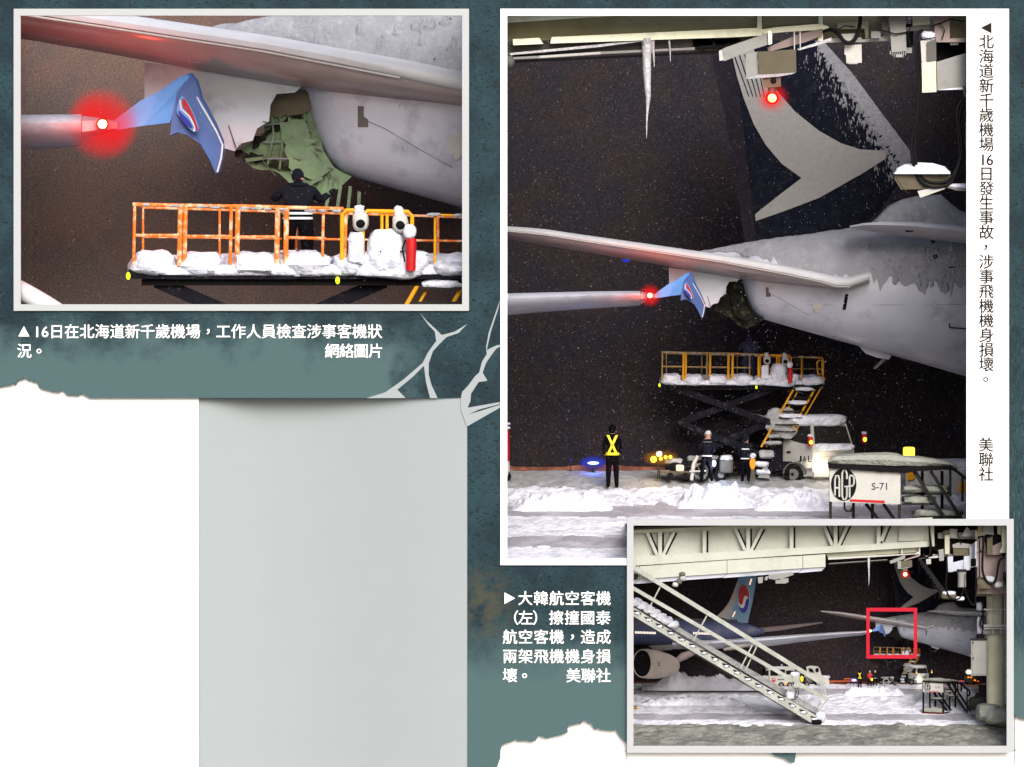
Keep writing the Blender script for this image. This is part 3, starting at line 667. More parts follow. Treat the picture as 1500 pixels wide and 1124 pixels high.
def person(M, label, u, vfoot, h, w=0, pose='back', jacket=None, trousers=None, helmet=None, vest=None, bands=(), group=None, lean=0.0, detail=True, face=1, stride=0.0, bulk=1.0):
    """standing figure; local: x to the side, y down from crown (0) to sole (1), z away. face: 1 away from the viewer, -1 towards"""
    jacket = jacket or M_navy; trousers = trousers or M_trouser
    v0 = vfoot - h
    def L(x, y, z):
        if y > .155: x *= bulk; z *= bulk
        return (u + (x + lean * max(0, 0.53 - y)) * h, v0 + y * h, w + z * h)
    a = {'back': ((-.135, .36, .02), (-.125, .47, -.05), (.135, .36, .02), (.125, .47, -.05)),
         'reach': ((-.15, .33, .05 * face), (-.13, .30, .14 * face), (.14, .35, .06 * face), (.20, .27, .12 * face)),
         'work': ((-.14, .36, .0), (-.10, .45, .12 * face), (.15, .35, .02), (.11, .44, .13 * face)),
         'arms_down': ((-.15, .36, .01), (-.165, .50, -.02), (.15, .36, .01), (.165, .50, -.02))}[pose]
    J = {'pelvis': (0, .52, 0), 'belly': (0, .43, 0), 'chest': (0, .29, 0), 'neck': (0, .185, 0), 'head': (0, .12, -.005), 'crown': (0, .055, 0),
         'ls': (-.095, .225, 0), 'rs': (.095, .225, 0), 'le': a[0], 'lw': a[1], 're': a[2], 'rw': a[3],
         'lh': (-.05, .55, 0), 'rh': (.05, .55, 0), 'lk': (-.06 - stride * .6, .745, -.015), 'rk': (.06 + stride * .6, .745, -.015),
         'la': (-.064 - stride, .945, .01), 'ra': (.064 + stride, .945, .01), 'lt': (-.075 - stride, .975, .05 * face), 'rt': (.075 + stride, .975, .05 * face)}
    R = {'pelvis': (.078, .062), 'belly': (.078, .06), 'chest': (.092, .062), 'neck': .036, 'head': (.05, .055), 'crown': (.042, .048), 'ls': .048, 'rs': .048, 'le': .036, 're': .036, 'lw': .024, 'rw': .024,
         'lh': .062, 'rh': .062, 'lk': .045, 'rk': .045, 'la': .034, 'ra': .034, 'lt': .026, 'rt': .026}
    E = [('pelvis', 'belly'), ('belly', 'chest'), ('chest', 'neck'), ('neck', 'head'), ('head', 'crown'), ('chest', 'ls'), ('chest', 'rs'), ('ls', 'le'), ('le', 'lw'), ('rs', 're'), ('re', 'rw'),
         ('pelvis', 'lh'), ('pelvis', 'rh'), ('lh', 'lk'), ('rh', 'rk'), ('lk', 'la'), ('rk', 'ra'), ('la', 'lt'), ('ra', 'rt')]
    g = skin_figure(J, E, R, 'pelvis')
    # hands: palm and five fingers each, bent a little
    hands = G()
    for s, wr in ((-1, a[1]), (1, a[3])):
        wv = Vector(wr); el = Vector(a[0] if s < 0 else a[2]); dr = (wv - el).normalized(); sd = Vector((dr.y, -dr.x, 0)); sd = sd.normalized() if sd.length > 0.1 else Vector((1, 0, 0))
        pm = wv + dr * 0.03; hands.ell(tuple(pm), (.016, .026, .014), 8, 6)
        for k in range(4):
            b = wv + dr * 0.045 + sd * (k - 1.5) * 0.0085; ln = (.03, .036, .033, .026)[k]
            hands.tube([tuple(b), tuple(b + dr * ln * 0.6), tuple(b + dr * ln + Vector((0, 0, .008 * face)))], [.0048, .0044, .0032], 5)
        b = wv + dr * 0.02 + sd * -0.015 * s
        hands.tube([tuple(b), tuple(b + dr * 0.014 - sd * .014 * s), tuple(b + dr * 0.03 - sd * .016 * s)], [.0055, .005, .0036], 5)
    o = len(g.v); g.v += hands.v; g.f += [tuple(i + o for i in q) for q in hands.f]; nb = len(g.mi); g.mi += [0] * len(hands.f)
    for k, q in enumerate(g.f):
        y = sum(g.v[i][1] for i in q) / len(q); x = abs(sum(g.v[i][0] for i in q) / len(q)); z = sum(g.v[i][2] for i in q) / len(q)
        if k >= nb: g.mi[k] = 3
        elif y < .185 and x < .07: g.mi[k] = 2
        elif y > .50 and x < .13: g.mi[k] = 1
        else: g.mi[k] = 0
    g.v = [L(*p) for p in g.v]
    T = Thing('person', label, 'person', M, (u, vfoot, w), group)
    body = T.part('body', g, [jacket, trousers, M_skin, M_black], smooth=True, sharp=80)
    def sub(name, gg, m, sm=False):
        gg.v = [L(*p) for p in gg.v]; return T.part(name, gg, m, smooth=sm)
    # face features on the side the person looks to
    z = .055 * face
    g = G(); g.ell((0, .125, z * 1.05), (.008, .014, .012), 8, 6)
    for s in (-1, 1): g.ell((s * .02, .108, z * 0.92), (.006, .004, .004), 6, 4); g.ell((s * .054, .118, 0), (.008, .016, .012), 6, 5)
    g.ell((0, .150, z * 0.9), (.014, .004, .004), 6, 4); sub('face', g, M_skin, True)
    if helmet:
        g = G(); rings = []
        for k in range(7):
            q = k / 6 * math.pi / 2; rings.append([(.066 * math.cos(q) * math.cos(t) + 1e-4 * math.cos(t), .095 - .075 * math.sin(q), .074 * math.cos(q) * math.sin(t)) for t in (2 * math.pi * i / 14 for i in range(14))])
        g.loft(rings); sub('helmet', g, helmet, True)
        g = G(); g.ell((0, .096, .02 * face), (.072, .006, .092), 14, 6); sub('helmet_brim', g, helmet, True)
    else:
        g = G(); g.ell((0, .085, -.012 * face), (.062, .075, .062), 12, 8, 0.1, 2); sub('hood', g, jacket, True)
        g = G(); g.ell((0, .175, 0), (.07, .03, .06), 12, 6, 0.1, 3); sub('collar', g, jacket, True)
    for y, m in bands:
        rx = .098 if y < .55 else .058
        for cx in ((0,) if y < .56 else (-.064, .064)):
            g = G(); rings = []
            for yy in (y - .012, y + .012):
                rings.append([(cx + rx * math.cos(t), yy, (rx * .80) * math.sin(t)) for t in (2 * math.pi * i / 16 for i in range(16))])
            g.loft(rings, cap=False); sub('reflective_band', g, m, True)
    if vest:
        zb = -.082 if face > 0 else -.085
        for p, q in (((-.068, .175), (.06, .455)), ((.068, .175), (-.06, .455))):
            g = G(); g.ext([(p[0] - .02, p[1], zb + .012), (p[0] + .02, p[1], zb + .012), (p[0] + (q[0] - p[0]) * .5 + .02, (p[1] + q[1]) / 2, zb - .006), (q[0] + .02, q[1], zb + .006), (q[0] - .02, q[1], zb + .006), (p[0] + (q[0] - p[0]) * .5 - .02, (p[1] + q[1]) / 2, zb - .006)], (0, 0, .02)); sub('vest_strap', g, vest)
        g = G(); rings = [[(.108 * math.cos(t), yy, .086 * math.sin(t)) for t in (2 * math.pi * i / 18 for i in range(18))] for yy in (.445, .485)]
        g.loft(rings, cap=False); sub('vest_belt', g, vest, True)
    return T

# ---------------------------------------------------------------- scissor lift platform with its fittings (local: tall-picture pixels)
def platform(T, M, yl=None, lamps=True, detail=True, rl=None):
    yl = yl or M_yellow; rl = rl or yl
    g = G(); g.box(966, 560, 1206, 566.5, 0, 90); deck = T.part('deck', g, M_darksteel)
    g = G(); g.box(975, 566.6, 1200, 571, 6, 84); T.part('deck_beam', g, M_blackpaint)
    r = random.Random(2)
    for k, (a, b, t) in enumerate(((966, 998.5, 549), (999.5, 1031, 550), (1033, 1070, 549), (1069, 1104, 549), (1104, 1126, 551), (1170, 1208, 551))):
        g = G(); g.pillow(a, t - 1, b, 566, -6, 42, k + 1, 0.26, 0.74); T.part('snow_mound', g, M_snow, smooth=True)
    g = G(); g.pillow(969, 556.5, 1205, 565, -2, 86, 31, 0.08, 0.35); T.part('snow_layer', g, M_snow, smooth=True)
    for k in range(26):
        u = 970 + k * 9.2; g = G(); g.pillow(u - 4, 514.6 + (u - 966) * .034, u + r.uniform(1, 6), 517 + (u - 966) * .034, 0, 4, k, .3, .8)
        if r.random() < .6: T.part('rail_snow', g, M_snowdim, smooth=True)
    for k, (a, b, t) in enumerate(((970, 1030, 546), (1028, 1100, 545), (1100, 1200, 546))):
        g = G(); g.pillow(a, t + 4, b, 564, 46, 86, k + 11, 0.2, 0.5); T.part('snow_mound', g, M_snow, smooth=True)
    # rails: corner posts, doubled posts between the bays, top and middle rails on both long sides
    posts = [(970, 516, 1.1), (1001, 517, 1.7), (1004.5, 517, 1.5), (1035.5, 517.5, 1.2), (1040, 517.5, 1.7), (1067, 518, 1.8), (1073, 518, 1.8), (1098, 518.5, 1.0), (1113, 519, 1.5)]
    for u, t, rr in posts:
        g = G(); g.tube([(u + 0.4, t, 2), (u - 0.4, 558, 2)], rr, 8); T.part('rail_post', g, rl if rr < 1.25 else yl)
    for u, t, rr in ((976, 518, .8), (1028, 519, .8), (1080, 520, .8), (1176, 523, 1.0), (1204, 524, 1.0)):
        g = G(); g.tube([(u, t, 86), (u, 558, 86)], rr, 8); T.part('rail_post', g, rl)
    for p, q, rr in (((969, 516, 2), (1000, 516.6, 2), 1.3), ((1000, 516.6, 2), (1037, 517.2, 2), 1.2), ((1037, 517.2, 2), (1070, 518, 2), 1.4), ((1070, 518, 2), (1112, 519, 2), 1.3), ((974, 518, 86), (1205, 525, 86), 0.9), ((970, 516, 2), (975, 518, 86), 0.9)):
        g = G(); g.tube([p, q], rr, 8); T.part('top_rail', g, rl)
    for p, q, rr in (((970, 537, 2), (1001, 537, 2), 1.1), ((1005, 537.5, 2), (1036, 537.5, 2), .9), ((1040, 538, 2), (1067, 538, 2), 1.0), ((1073, 538.5, 2), (1100, 539, 2), 1.0), ((976, 538, 86), (1204, 541, 86), .8)):
        g = G(); g.tube([p, q], rr, 8); T.part('middle_rail', g, rl)
    # bent-tube gates
    for pts, rr in (([(1111, 557, 0), (1111, 523, 0), (1114, 520, 0), (1121, 520, 0)], 1.4), ([(1125, 556, -2), (1125, 524, -2), (1128, 520.5, -2), (1156, 521, -2), (1158.5, 524, -2), (1158.5, 545, -2)], 1.4), ([(1138, 521, -1), (1138, 536, -1)], 1.1), ([(1141.5, 521, -1), (1141.5, 536, -1)], 1.1),
                    ([(1174, 557, 4), (1174, 523, 4), (1204, 524, 4), (1206, 527, 4), (1206, 557, 4)], 1.0), ([(1198, 548, 6), (1197, 532, 6), (1200, 528, 6), (1204.5, 528, 6), (1205, 549, 6), (1198, 548, 6)], 1.2)):
        g = G(); g.tube(pts, rr, 8); T.part('gate_rail', g, M_yellow)
    # snow-buried control console, two lamps on stalks
    g = G(); g.pillow(1128, 533, 1155, 566, -10, 30, 21, 0.12, 0.6); con = T.part('snow_covered_console', g, M_snow, smooth=True)
    g = G(); g.pillow(1117, 547, 1170, 567, -8, 34, 22, 0.16, 0.5); T.part('snow_mound', g, M_snow, smooth=True)
    for u in (1137, 1144, 1151): 
        g = G(); g.ell((u, 548, -10), (.8, .8, .8), 6, 4); T.part('button', g, M_blackpaint, con)
    g = G(); g.pillow(1115, 535, 1126, 556, -8, 6, 23, 0.15, 0.4); T.part('snow_covered_box', g, M_snow, smooth=True)
    for u, v in ((1122, 519), (1149, 520)):
        g = G(); g.tube([(u + 1, v, 0), (u + 2, v + 22, 2)], 2.2, 8); st = T.part('lamp_stalk', g, M_whitep)
        g = G(); g.pillow(u - 4, v + 2, u + 7, v + 15, -8, 3, int(u), 0.1, 0.7); T.part('work_lamp', g, M_whitep, st, smooth=True)
        g = G(); g.ell((u + 1.5, v + 10, -7.5), (3.2, 3, 2), 10, 6); T.part('lamp_glass', g, M_blackpaint, st, smooth=True)
        g = G(); g.pillow(u - 3, v - 2.5, u + 4, v + 5, -5, 5, int(u) + 1, 0.3, 0.7); T.part('snow_cap', g, M_snow, st, smooth=True)
    # marker lamps under the deck edge
    for u, v in ((966, 564.5), (1108, 567.5)):
        g = G(); g.ell((u, v, -4), (1.5, 2.6, 1.5), 10, 6); T.part('marker_lamp', g, E_lime if lamps else M_hivis, smooth=True)
    # folded scissor arms
    return deck
def extinguisher(M, label, group=None):
    T = Thing('fire_extinguisher', label, 'extinguisher', M, (1158, 561, -12), group)
    g = G(); g.tube([(1158, 539, -12), (1158, 542, -12), (1157.5, 561, -12)], [3.2, 3.7, 3.3], 14); b = T.part('cylinder', g, M_red, smooth=True, sharp=50)
    g = G(); g.ell((1157, 534.5, -12), (4.6, 5.4, 4.6), 12, 8, 0.1, 3); T.part('snow_cap', g, M_snow, smooth=True)
    g = G(); g.tube([(1154, 540, -13), (1152, 546, -14), (1153.5, 555, -14)], .7, 6); T.part('hose', g, M_black)
    return T
def scissors(T, M, top=567, mid=619, low=672):
    for w in (12, 76):
        for k, (p, q) in enumerate((((985, top, w), (1128, mid, w)), ((1140, top, w + 6), (997, mid, w + 6)), ((996, mid, w), (1128, low, w)), ((1126, mid, w + 6), (1000, low, w + 6)))):
            g = G(); g.bar(p, q, 4.6, 2.6); T.part('scissor_arm', g, M_darksteel)
        for u, v in ((1062, (top + mid) / 2), (1062, (mid + low) / 2), (997, mid), (1127, mid)):
            g = G(); g.tube([(u, v, w - 4), (u, v, w + 12)], 3.4, 10); T.part('pivot_pin', g, M_railgrey)
    g = G(); g.tube([(1074, 599, 20), (1126, 614, 20)], 2.2, 8); T.part('hydraulic_ram', g, M_greyp)
    g = G(); g.pillow(1074, 593, 1128, 600, 10, 24, 5, 0.3, 0.6)
    g = G(); g.tube([(1000, 623, 70), (1062, 643, 60), (1110, 655, 56)], 1.6, 8); T.part('hydraulic_hose', g, M_black)
def ladder(T, M, lo=655):
    """access stairs hanging from the deck end"""
    for (a, b) in (((1166, 564), (1115, lo)), ((1196, 566), (1158, lo - 22))):
        g = G(); g.tube([(a[0], a[1], 8), (b[0], b[1], 8)], 1.5, 8); T.part('ladder_stringer', g, M_yellow)
        g = G(); g.tube([(a[0] + 7, a[1] + 2, 10), (b[0] + 7, b[1], 10)], 1.0, 8); T.part('ladder_handrail', g, M_yellow)
    n = 9
    for k in range(n):
        t = (k + 0.6) / n; u0 = 1167 - 51 * t; u1 = 1196 - 40 * t; v = 566 + (lo - 566) * t
        if v > lo - 16: u1 = min(u1, 1146)
        g = G(); g.box(u0, v, u1, v + 1.6, 2, 20); st = T.part('ladder_step', g, M_railgrey)
        if k % 2 == 0 or k > 4:
            g = G(); g.pillow(u0 + 1, v - 5, u1 - 1, v + 1.5, 1, 18, k + 40, 0.25, 0.6); T.part('step_snow', g, M_snowdim if k > 4 else M_snow, st, smooth=True)

# ---------------------------------------------------------------- rolling boarding steps with a sign board
def boarding_steps(M, where, ax, detail=True, fat=1.0, ext=0, cut=None):
    """local units of the tall picture"""
    T = Thing('boarding_steps', 'dark railed rolling steps with round-logo sign and snow cap %s' % where, 'boarding steps', M, (1270, cut or 800 + ext, 0), group='rolling boarding steps')
    MR = M_railgrey if cut else M_blackpaint
    g = G(); g.prism([(1215, 686), (1319, 692), (1319, 739), (1215, 735)], -2, 1); sg = T.part('sign_board', g, M_whitep)
    g = G(); g.disc((1236, 710), 18.6, 24, -2.7, -2.1); T.part('logo_disc', g, M_blackpaint, sg)
    # tall narrow linked letters
    g = G()
    def stroke(pts, r=1.5): g.tube([(u, v, -3.2) for u, v in pts], r, 6)
    stroke([(1223, 726), (1223, 703), (1224.5, 697), (1228, 697), (1229.5, 703), (1229.5, 728)]); stroke([(1223, 715), (1229.5, 715)])
    stroke([(1240.5, 702), (1240.5, 694), (1238.5, 688.5), (1235.5, 688.5), (1233.6, 694), (1233.6, 727), (1235.5, 732), (1238.5, 732), (1240.5, 727), (1240.5, 713), (1237, 713)])
    stroke([(1244.5, 729), (1244.5, 698)]); stroke([(1244.5, 697), (1249, 697), (1251, 701), (1251, 708), (1249, 712), (1240.5, 713)])
    T.part('logo_lettering', g, M_whitep, sg)
    g = G(); fit_text(g, 'S-71', 1277, 707.5, 1299.5, 718, -2.7, 0.006); T.part('number_lettering', g, mat('blue_black_ink', (40, 44, 74), 0.7, 0.03, 3), sg)
    g = G(); g.prism([(1245, 731.5), (1296, 733.5), (1296, 737.3), (1245, 734.8)], -2.7, -2.1); T.part('red_bar', g, M_red, sg)
    # snow slab over the top platform
    g = G(); rings = []
    for u, t, b in ((1212.5, 675, 680), (1218, 669, 681), (1228, 666, 682), (1262, 663.5, 684), (1300, 662.5, 686), (1314, 664, 686.5), (1322, 667, 685), (1345, 668, 686), (1366, 671, 685), (1392, 676, 685), (1402, 681, 689)):
        n_ = 12; rings.append([(u + noise.noise(Vector((u, k, 3))) * 0.6, (t + b) / 2 - (b - t) / 2 * math.copysign(abs(math.sin(q)) ** .6, math.sin(q)), 45 - 52 * math.copysign(abs(math.cos(q)) ** .5, math.cos(q))) for k, q in enumerate(2 * math.pi * i / n_ for i in range(n_))])
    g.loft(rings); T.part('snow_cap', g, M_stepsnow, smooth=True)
    g = G(); g.prism(jag([(1213, 679), (1318, 685), (1395, 682), (1396, 687), (1319, 693), (1213, 686)], .5, 6, 3), -8, 90); T.part('top_frame', g, M_blackpaint)
    # legs
    for u, t, b, w in ((1216.5, 682, 800, 0), (1250, 737, 790, 40), (1278, 738, 786, 86), (1317.5, 690, 802, 0), (1351, 688, 790, 40), (1380, 690, 800, 86)):
        g = G(); g.box(u - 2.2 * fat, t, u + 2.2 * fat, min(cut, b) if cut else b + ext, w + 1.2, w + 5); T.part('leg', g, MR)
    for p, q, w in (((1338, 690), (1405, 790), 0), ((1363, 690), (1428, 790), 0), ((1340, 690), (1400, 786), 84), ((1268, 738), (1310, 790), 40), ((1294, 738), (1330, 790), 40)):
        if cut: t_ = min(1, (cut - 2 - p[1]) / (q[1] - p[1])); q = (p[0] + (q[0] - p[0]) * t_, p[1] + (q[1] - p[1]) * t_)
        elif ext: q = (q[0] + ext * .66, q[1] + ext)
        g = G(); g.bar((p[0], p[1], w + 2), (q[0], q[1], w + 2), 2.4 * fat, 2); T.part('stair_stringer', g, MR)
    # slanting handrail and its posts
    g = G(); g.tube([(1318, 688, 3), (1392, 686, 3), (1398, 688, 3), (1432, 714, 3), (1450, 728, 3), (1454, 738, 3), (1452, 752, 3), (1444, 758, 3)], 2.2 * fat, 8); T.part('handrail', g, MR)
    for u, t, b in ((1392, 687, 728), (1410, 699, 735), (1440, 722, 762 if cut else 800 + ext)):
        g = G(); g.box(u - 1.8 * fat, t, u + 1.8 * fat, b, 1.5, 4.5); T.part('rail_post', g, MR)
    # treads with snow
    for u0, u1, v in ((1320, 1356, 722), (1340, 1392, 722), (1321, 1372, 737), (1336, 1410, 757)) if cut else ((1320, 1356, 722), (1340, 1392, 722), (1321, 1372, 737), (1336, 1410, 758), (1252, 1336, 774)):
        g = G(); g.box(u0, v, u1, v + 3, 8, 80); st = T.part('tread', g, MR)
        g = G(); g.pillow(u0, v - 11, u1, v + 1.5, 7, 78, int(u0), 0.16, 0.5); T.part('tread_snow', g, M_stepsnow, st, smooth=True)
    if not cut:
        g = G(); g.prism([(1214, 792 + ext), (1318, 798 + ext), (1318, 806 + ext), (1214, 800 + ext)], 0, 60); T.part('base_board', g, mat('dark_red_board', (84, 24, 24), .7, .1, 6, spec=.1))
        g = G(); g.prism([(1216, 772 + ext), (1316, 776 + ext), (1317, 798 + ext), (1216, 792 + ext)], 2, 58); T.part('base_snow', g, M_stepsnow)
        g = G(); g.prism([(1320, 798 + ext), (1352, 790 + ext), (1352, 796 + ext), (1320, 806 + ext)], 2, 40); T.part('base_side', g, M_blackpaint)
    g = G(); g.tube([(1237, 736, 6), (1237, 745, 6), (1240, 749, 6), (1246, 749, 6), (1248, 744, 6)], 1.6, 8); T.part('hook', g, MR)
    return T

# ---------------------------------------------------------------- lift truck
def lift_truck(M, where, lamp=True, detail=True, full=True, mid_low=672):
    T = Thing('lift_truck', 'white cab truck raising a snowy yellow railed scissor platform, %s' % where, 'lift truck', M, (1120, 706, 40), group='scissor lift trucks')
    platform(T, M, detail=detail, rl=M_raildust); scissors(T, M); ladder(T, M)
    # chassis behind the cab
    g = G(); g.box(1000, 676, 1160, 686, 12, 80); T.part('chassis', g, M_darksteel)
    g = G(); g.pillow(1002, 667, 1052, 678, 10, 70, 71, 0.2, 0.5); T.part('chassis_snow', g, M_snowdim, smooth=True)
    for u in (1008, 1056):
        g = G(); g.tube([(u, 696, 6), (u, 696, 20)], 9.5, 20); wh = T.part('wheel', g, M_tyre, smooth=True, sharp=40)
        g = G(); g.tube([(u, 696, 5), (u, 696, 8)], 4.5, 14); T.part('rim', g, M_rim, wh)
    g = G(); g.pillow(1053, 672, 1074, 694, -6, 30, 8, 0.08, 0.4); tk = T.part('tank_box', g, M_midgrey, smooth=True)
    g = G(); g.pillow(1054, 667, 1073, 676, -5, 30, 9, 0.2, 0.6); T.part('snow_cap', g, M_snow, tk, smooth=True)
    # snowy side stairs and outrigger near the cab
    for k, (a, b, t, bt) in enumerate(((1106, 1126, 676, 684), (1108, 1128, 688, 696), (1112, 1134, 660, 672))):
        g = G(); g.pillow(a, t, b, bt, -4, 26, 50 + k, 0.25, 0.5); T.part('step_snow', g, M_snow if k < 2 else M_snowdim, smooth=True)
    g = G(); g.ext([(1110, 700, 0), (1118, 684, 0), (1124, 684, 0), (1128, 701, 0)], (0, 0, 10)); T.part('outrigger', g, M_greyp)
    g = G(); g.prism([(1130, 640), (1146, 622), (1147, 690), (1128, 690)], 14, 40); T.part('pump_housing', g, M_darksteel)
    g = G(); g.pillow(1122, 598, 1168, 640, 6, 30, 33, 0.35, 0.8); T.part('clinging_snow', g, M_snowdim, smooth=True)
    # cab: side, front and windscreen in plan corners A (rear side), B (front corner), C (far front corner)
    def ring(v, a, b, c, d): return [(a[0], v, a[1]), (b[0], v, b[1]), (c[0], v, c[1]), (d[0], v, d[1])]
    A, Bc, Cc, Dd = (1147, 34), (1190, 0), (1250, 26), (1214, 62)
    g = G(); g.loft([ring(617, (1153, 36), (1188, 6), (1236, 28), (1206, 60)), ring(622, (1151, 35), (1189, 4), (1240, 28), (1210, 62)), ring(652, A, (1191, 0), (1249, 26), Dd), ring(660, A, (1190.5, -1), (1251, 25), Dd), ring(686, A, (1190, -1), (1250, 25), Dd), ring(698, A, (1190, 0), (1249, 26), Dd)])
    cab = T.part('cab', g, M_whitep)
    g = G(); g.pillow(1153, 607, 1239, 625, 2, 62, 60, 0.12, 0.45); T.part('roof_snow', g, M_snow, cab, smooth=True)
    def onq(p, q, s, t, off=(0, 0, -0.8)):  # bilinear on a quad given top pair p and bottom pair q
        a = Vector(p[0]).lerp(Vector(p[1]), s); b = Vector(q[0]).lerp(Vector(q[1]), s); c = a.lerp(b, t); return (c.x + off[0], c.y + off[1], c.z + off[2])
    st, sb = ((1151, 622, 35), (1189, 622, 4)), ((1147, 652, 34), (1191, 652, 0))
    ft, fb = ((1189, 622, 4), (1240, 622, 28)), ((1191, 652, 0), (1249, 652, 26))
    g = G(); g.ext([onq(st, sb, .10, .06), onq(st, sb, .94, .06), onq(st, sb, .93, .98), onq(st, sb, .62, .92), onq(st, sb, .12, .72)], (0.4, 0, 1.2)); T.part('side_window', g, M_glass, cab)
    g = G(); g.ext([onq(ft, fb, .05, .08), onq(ft, fb, .96, .08), onq(ft, fb, .97, .92), onq(ft, fb, .05, .96)], (-.2, 0, 1.2)); T.part('windscreen', g, M_glass, cab)
    for s0, s1 in ((.12, .5), (.55, .9)):
        g = G(); g.bar(onq(ft, fb, s0, .97, (0, 0, -1.6)), onq(ft, fb, s1, .66, (0, 0, -1.6)), .35); T.part('wiper', g, M_black, cab)
    g = G(); g.pillow(1192, 650, 1251, 660, -3, 26, 61, 0.2, 0.5); T.part('sill_snow', g, M_snow, cab, smooth=True)
    g = G(); g.ext([(1152, 661, 29), (1158, 661, 24), (1158, 664, 24), (1152, 664, 29)], (0, 0, -1)); T.part('door_handle', g, M_black, cab)
    g = G(); g.bar((1148.6, 655, 33), (1149, 690, 33), .5); T.part('door_seam', g, M_midgrey, cab)
    # operator's letters on the door
    for k, (ch, s) in enumerate((('J', .50), ('A', .66), ('L', .84))):
        gg = G(); fit_text(gg, ch, 0, 0, 1, 1, 0, 0.01)
        g = G(); base = Vector((1147, 0, 34)).lerp(Vector((1190.5, 0, -1)), s); dr = Vector((1190.5 - 1147, 0, -35)).normalized()
        g.add([(base.x + dr.x * p[0] * 7, 668 + p[1] * 9, base.z + dr.z * p[0] * 7 - 0.9) for p in gg.v], gg.f); T.part('door_letter', g, M_blackpaint, cab)
    g = G(); g.ext([(1147, 686, 33.2), (1190, 686, -1.6), (1190, 690, -1.6), (1147, 690, 33.2)], (0, 0, -.8)); T.part('side_sill', g, M_greyp, cab)
    g = G(); g.ext([(1192, 690, -3), (1251, 690, 23), (1251, 699, 23), (1192, 699, -3)], (0, 0, 8)); T.part('bumper', g, M_whitep, cab)
    g = G(); g.ext([(1202, 668, 2.4), (1240, 668, 18.5), (1240, 674, 18.5), (1202, 674, 2.4)], (0, 0, -1)); T.part('grille', g, M_midgrey, cab)
    # wheel under the side
    g = G(); g.tube([(1162, 695, 8), (1166, 695, 26)], 14, 26); wh = T.part('wheel', g, M_tyre, smooth=True, sharp=40)
    g = G(); g.tube([(1161, 695, 6.6), (1163, 695, 10)], 8, 18); T.part('rim', g, M_rim, wh)
    g = G(); g.tube([(1160.6, 695, 5.6), (1162, 695, 8)], 2.6, 10); T.part('hub_cap', g, M_railgrey, wh)
    g = G(); rings = [[(1164 + rr * math.cos(q), 694 + rr * math.sin(q), z) for q in (math.pi + math.pi * k / 12 for k in range(13))] for rr, z in ((15.2, 6), (17.5, 5), (17.5, 26), (15.2, 26))]; g.loft(rings, cap=False); T.part('wheel_arch', g, M_midgrey, cab)
    # headlamps, orange marker lamps on mirror arms
    g = G(); g.ell((1203, 680, -2), (7, 6.5, 4), 14, 10); T.part('headlamp', g, E_white if lamp else M_whitep, cab, smooth=True)
    g = G(); g.ell((1203, 680, 25), (30, 28, 29), 24, 16); T.part('headlamp_halo', g, D_warm, cab, smooth=True)  # added glow sphere for the headlamp's glare, no part of the cab
    g = G(); g.ell((1243, 681, 20), (4, 4.5, 3), 12, 8); T.part('headlamp', g, M_whitep, cab, smooth=True)
    if lamp: lampcore(M, 1206, 682, -14, (1, .9, .7), 2.2 * M.f ** 2, 0.05 * M.f)
    for u, v, w in ((1187, 646, -10), (1266, 642, 20)):
        g = G(); g.tube([(u, v - 3, w + 6), (u, v, w)], 1.2, 6); arm = T.part('mirror_arm', g, M_black, cab)
        g = G(); g.pillow(u - 4, v - 7, u + 4, v + 8, w - 4, w + 4, 3, 0.05, 0.6); T.part('mirror', g, M_red, cab, smooth=True)
        g = G(); g.ell((u + 1, v + 2, w - 4), (2.7, 3.2, 2.4), 10, 8); T.part('marker_lamp', g, E_yellow, cab, smooth=True)
        g = G(); g.pillow(u - 4, v - 10, u + 4, v - 5, w - 3, w + 4, 8, 0.2, 0.7); T.part('snow_cap', g, M_snow, cab, smooth=True)
    return T
def falling_snow(name, win, n, d0, d1, rmin, rmax, seed):
    r = random.Random(seed); vs = []; fs = []
    for k in range(n):
        px, py = r.uniform(win[0], win[2]), r.uniform(win[1], win[3]); d = r.uniform(d0, d1); c = P(px, py, d); q = r.uniform(rmin, rmax) * PX * (0.55 + 0.9 * r.random() ** 3); s = q * r.uniform(1, 2.0); o = len(vs)
        tx = r.uniform(-.4, .4) * s
        vs += [c + Vector((q, 0, 0)), c + Vector((-q, 0, 0)), c + Vector((0, q, 0)), c + Vector((0, -q, 0)), c + Vector((tx, 0, s)), c + Vector((-tx, 0, -s))]
        fs += [(o + a, o + b, o + c_) for a, b, c_ in ((0, 2, 4), (2, 1, 4), (1, 3, 4), (3, 0, 4), (2, 0, 5), (1, 2, 5), (3, 1, 5), (0, 3, 5))]
    me = bpy.data.meshes.new(name); me.from_pydata([tuple(v) for v in vs], [], fs); me.materials.append(M_flake)
    o = bpy.data.objects.new(name, me); C.objects.link(o); o['kind'] = 'stuff'; return o
M_flake = mat('snowflake', (190, 190, 196), 0.8, 0.05, 5)
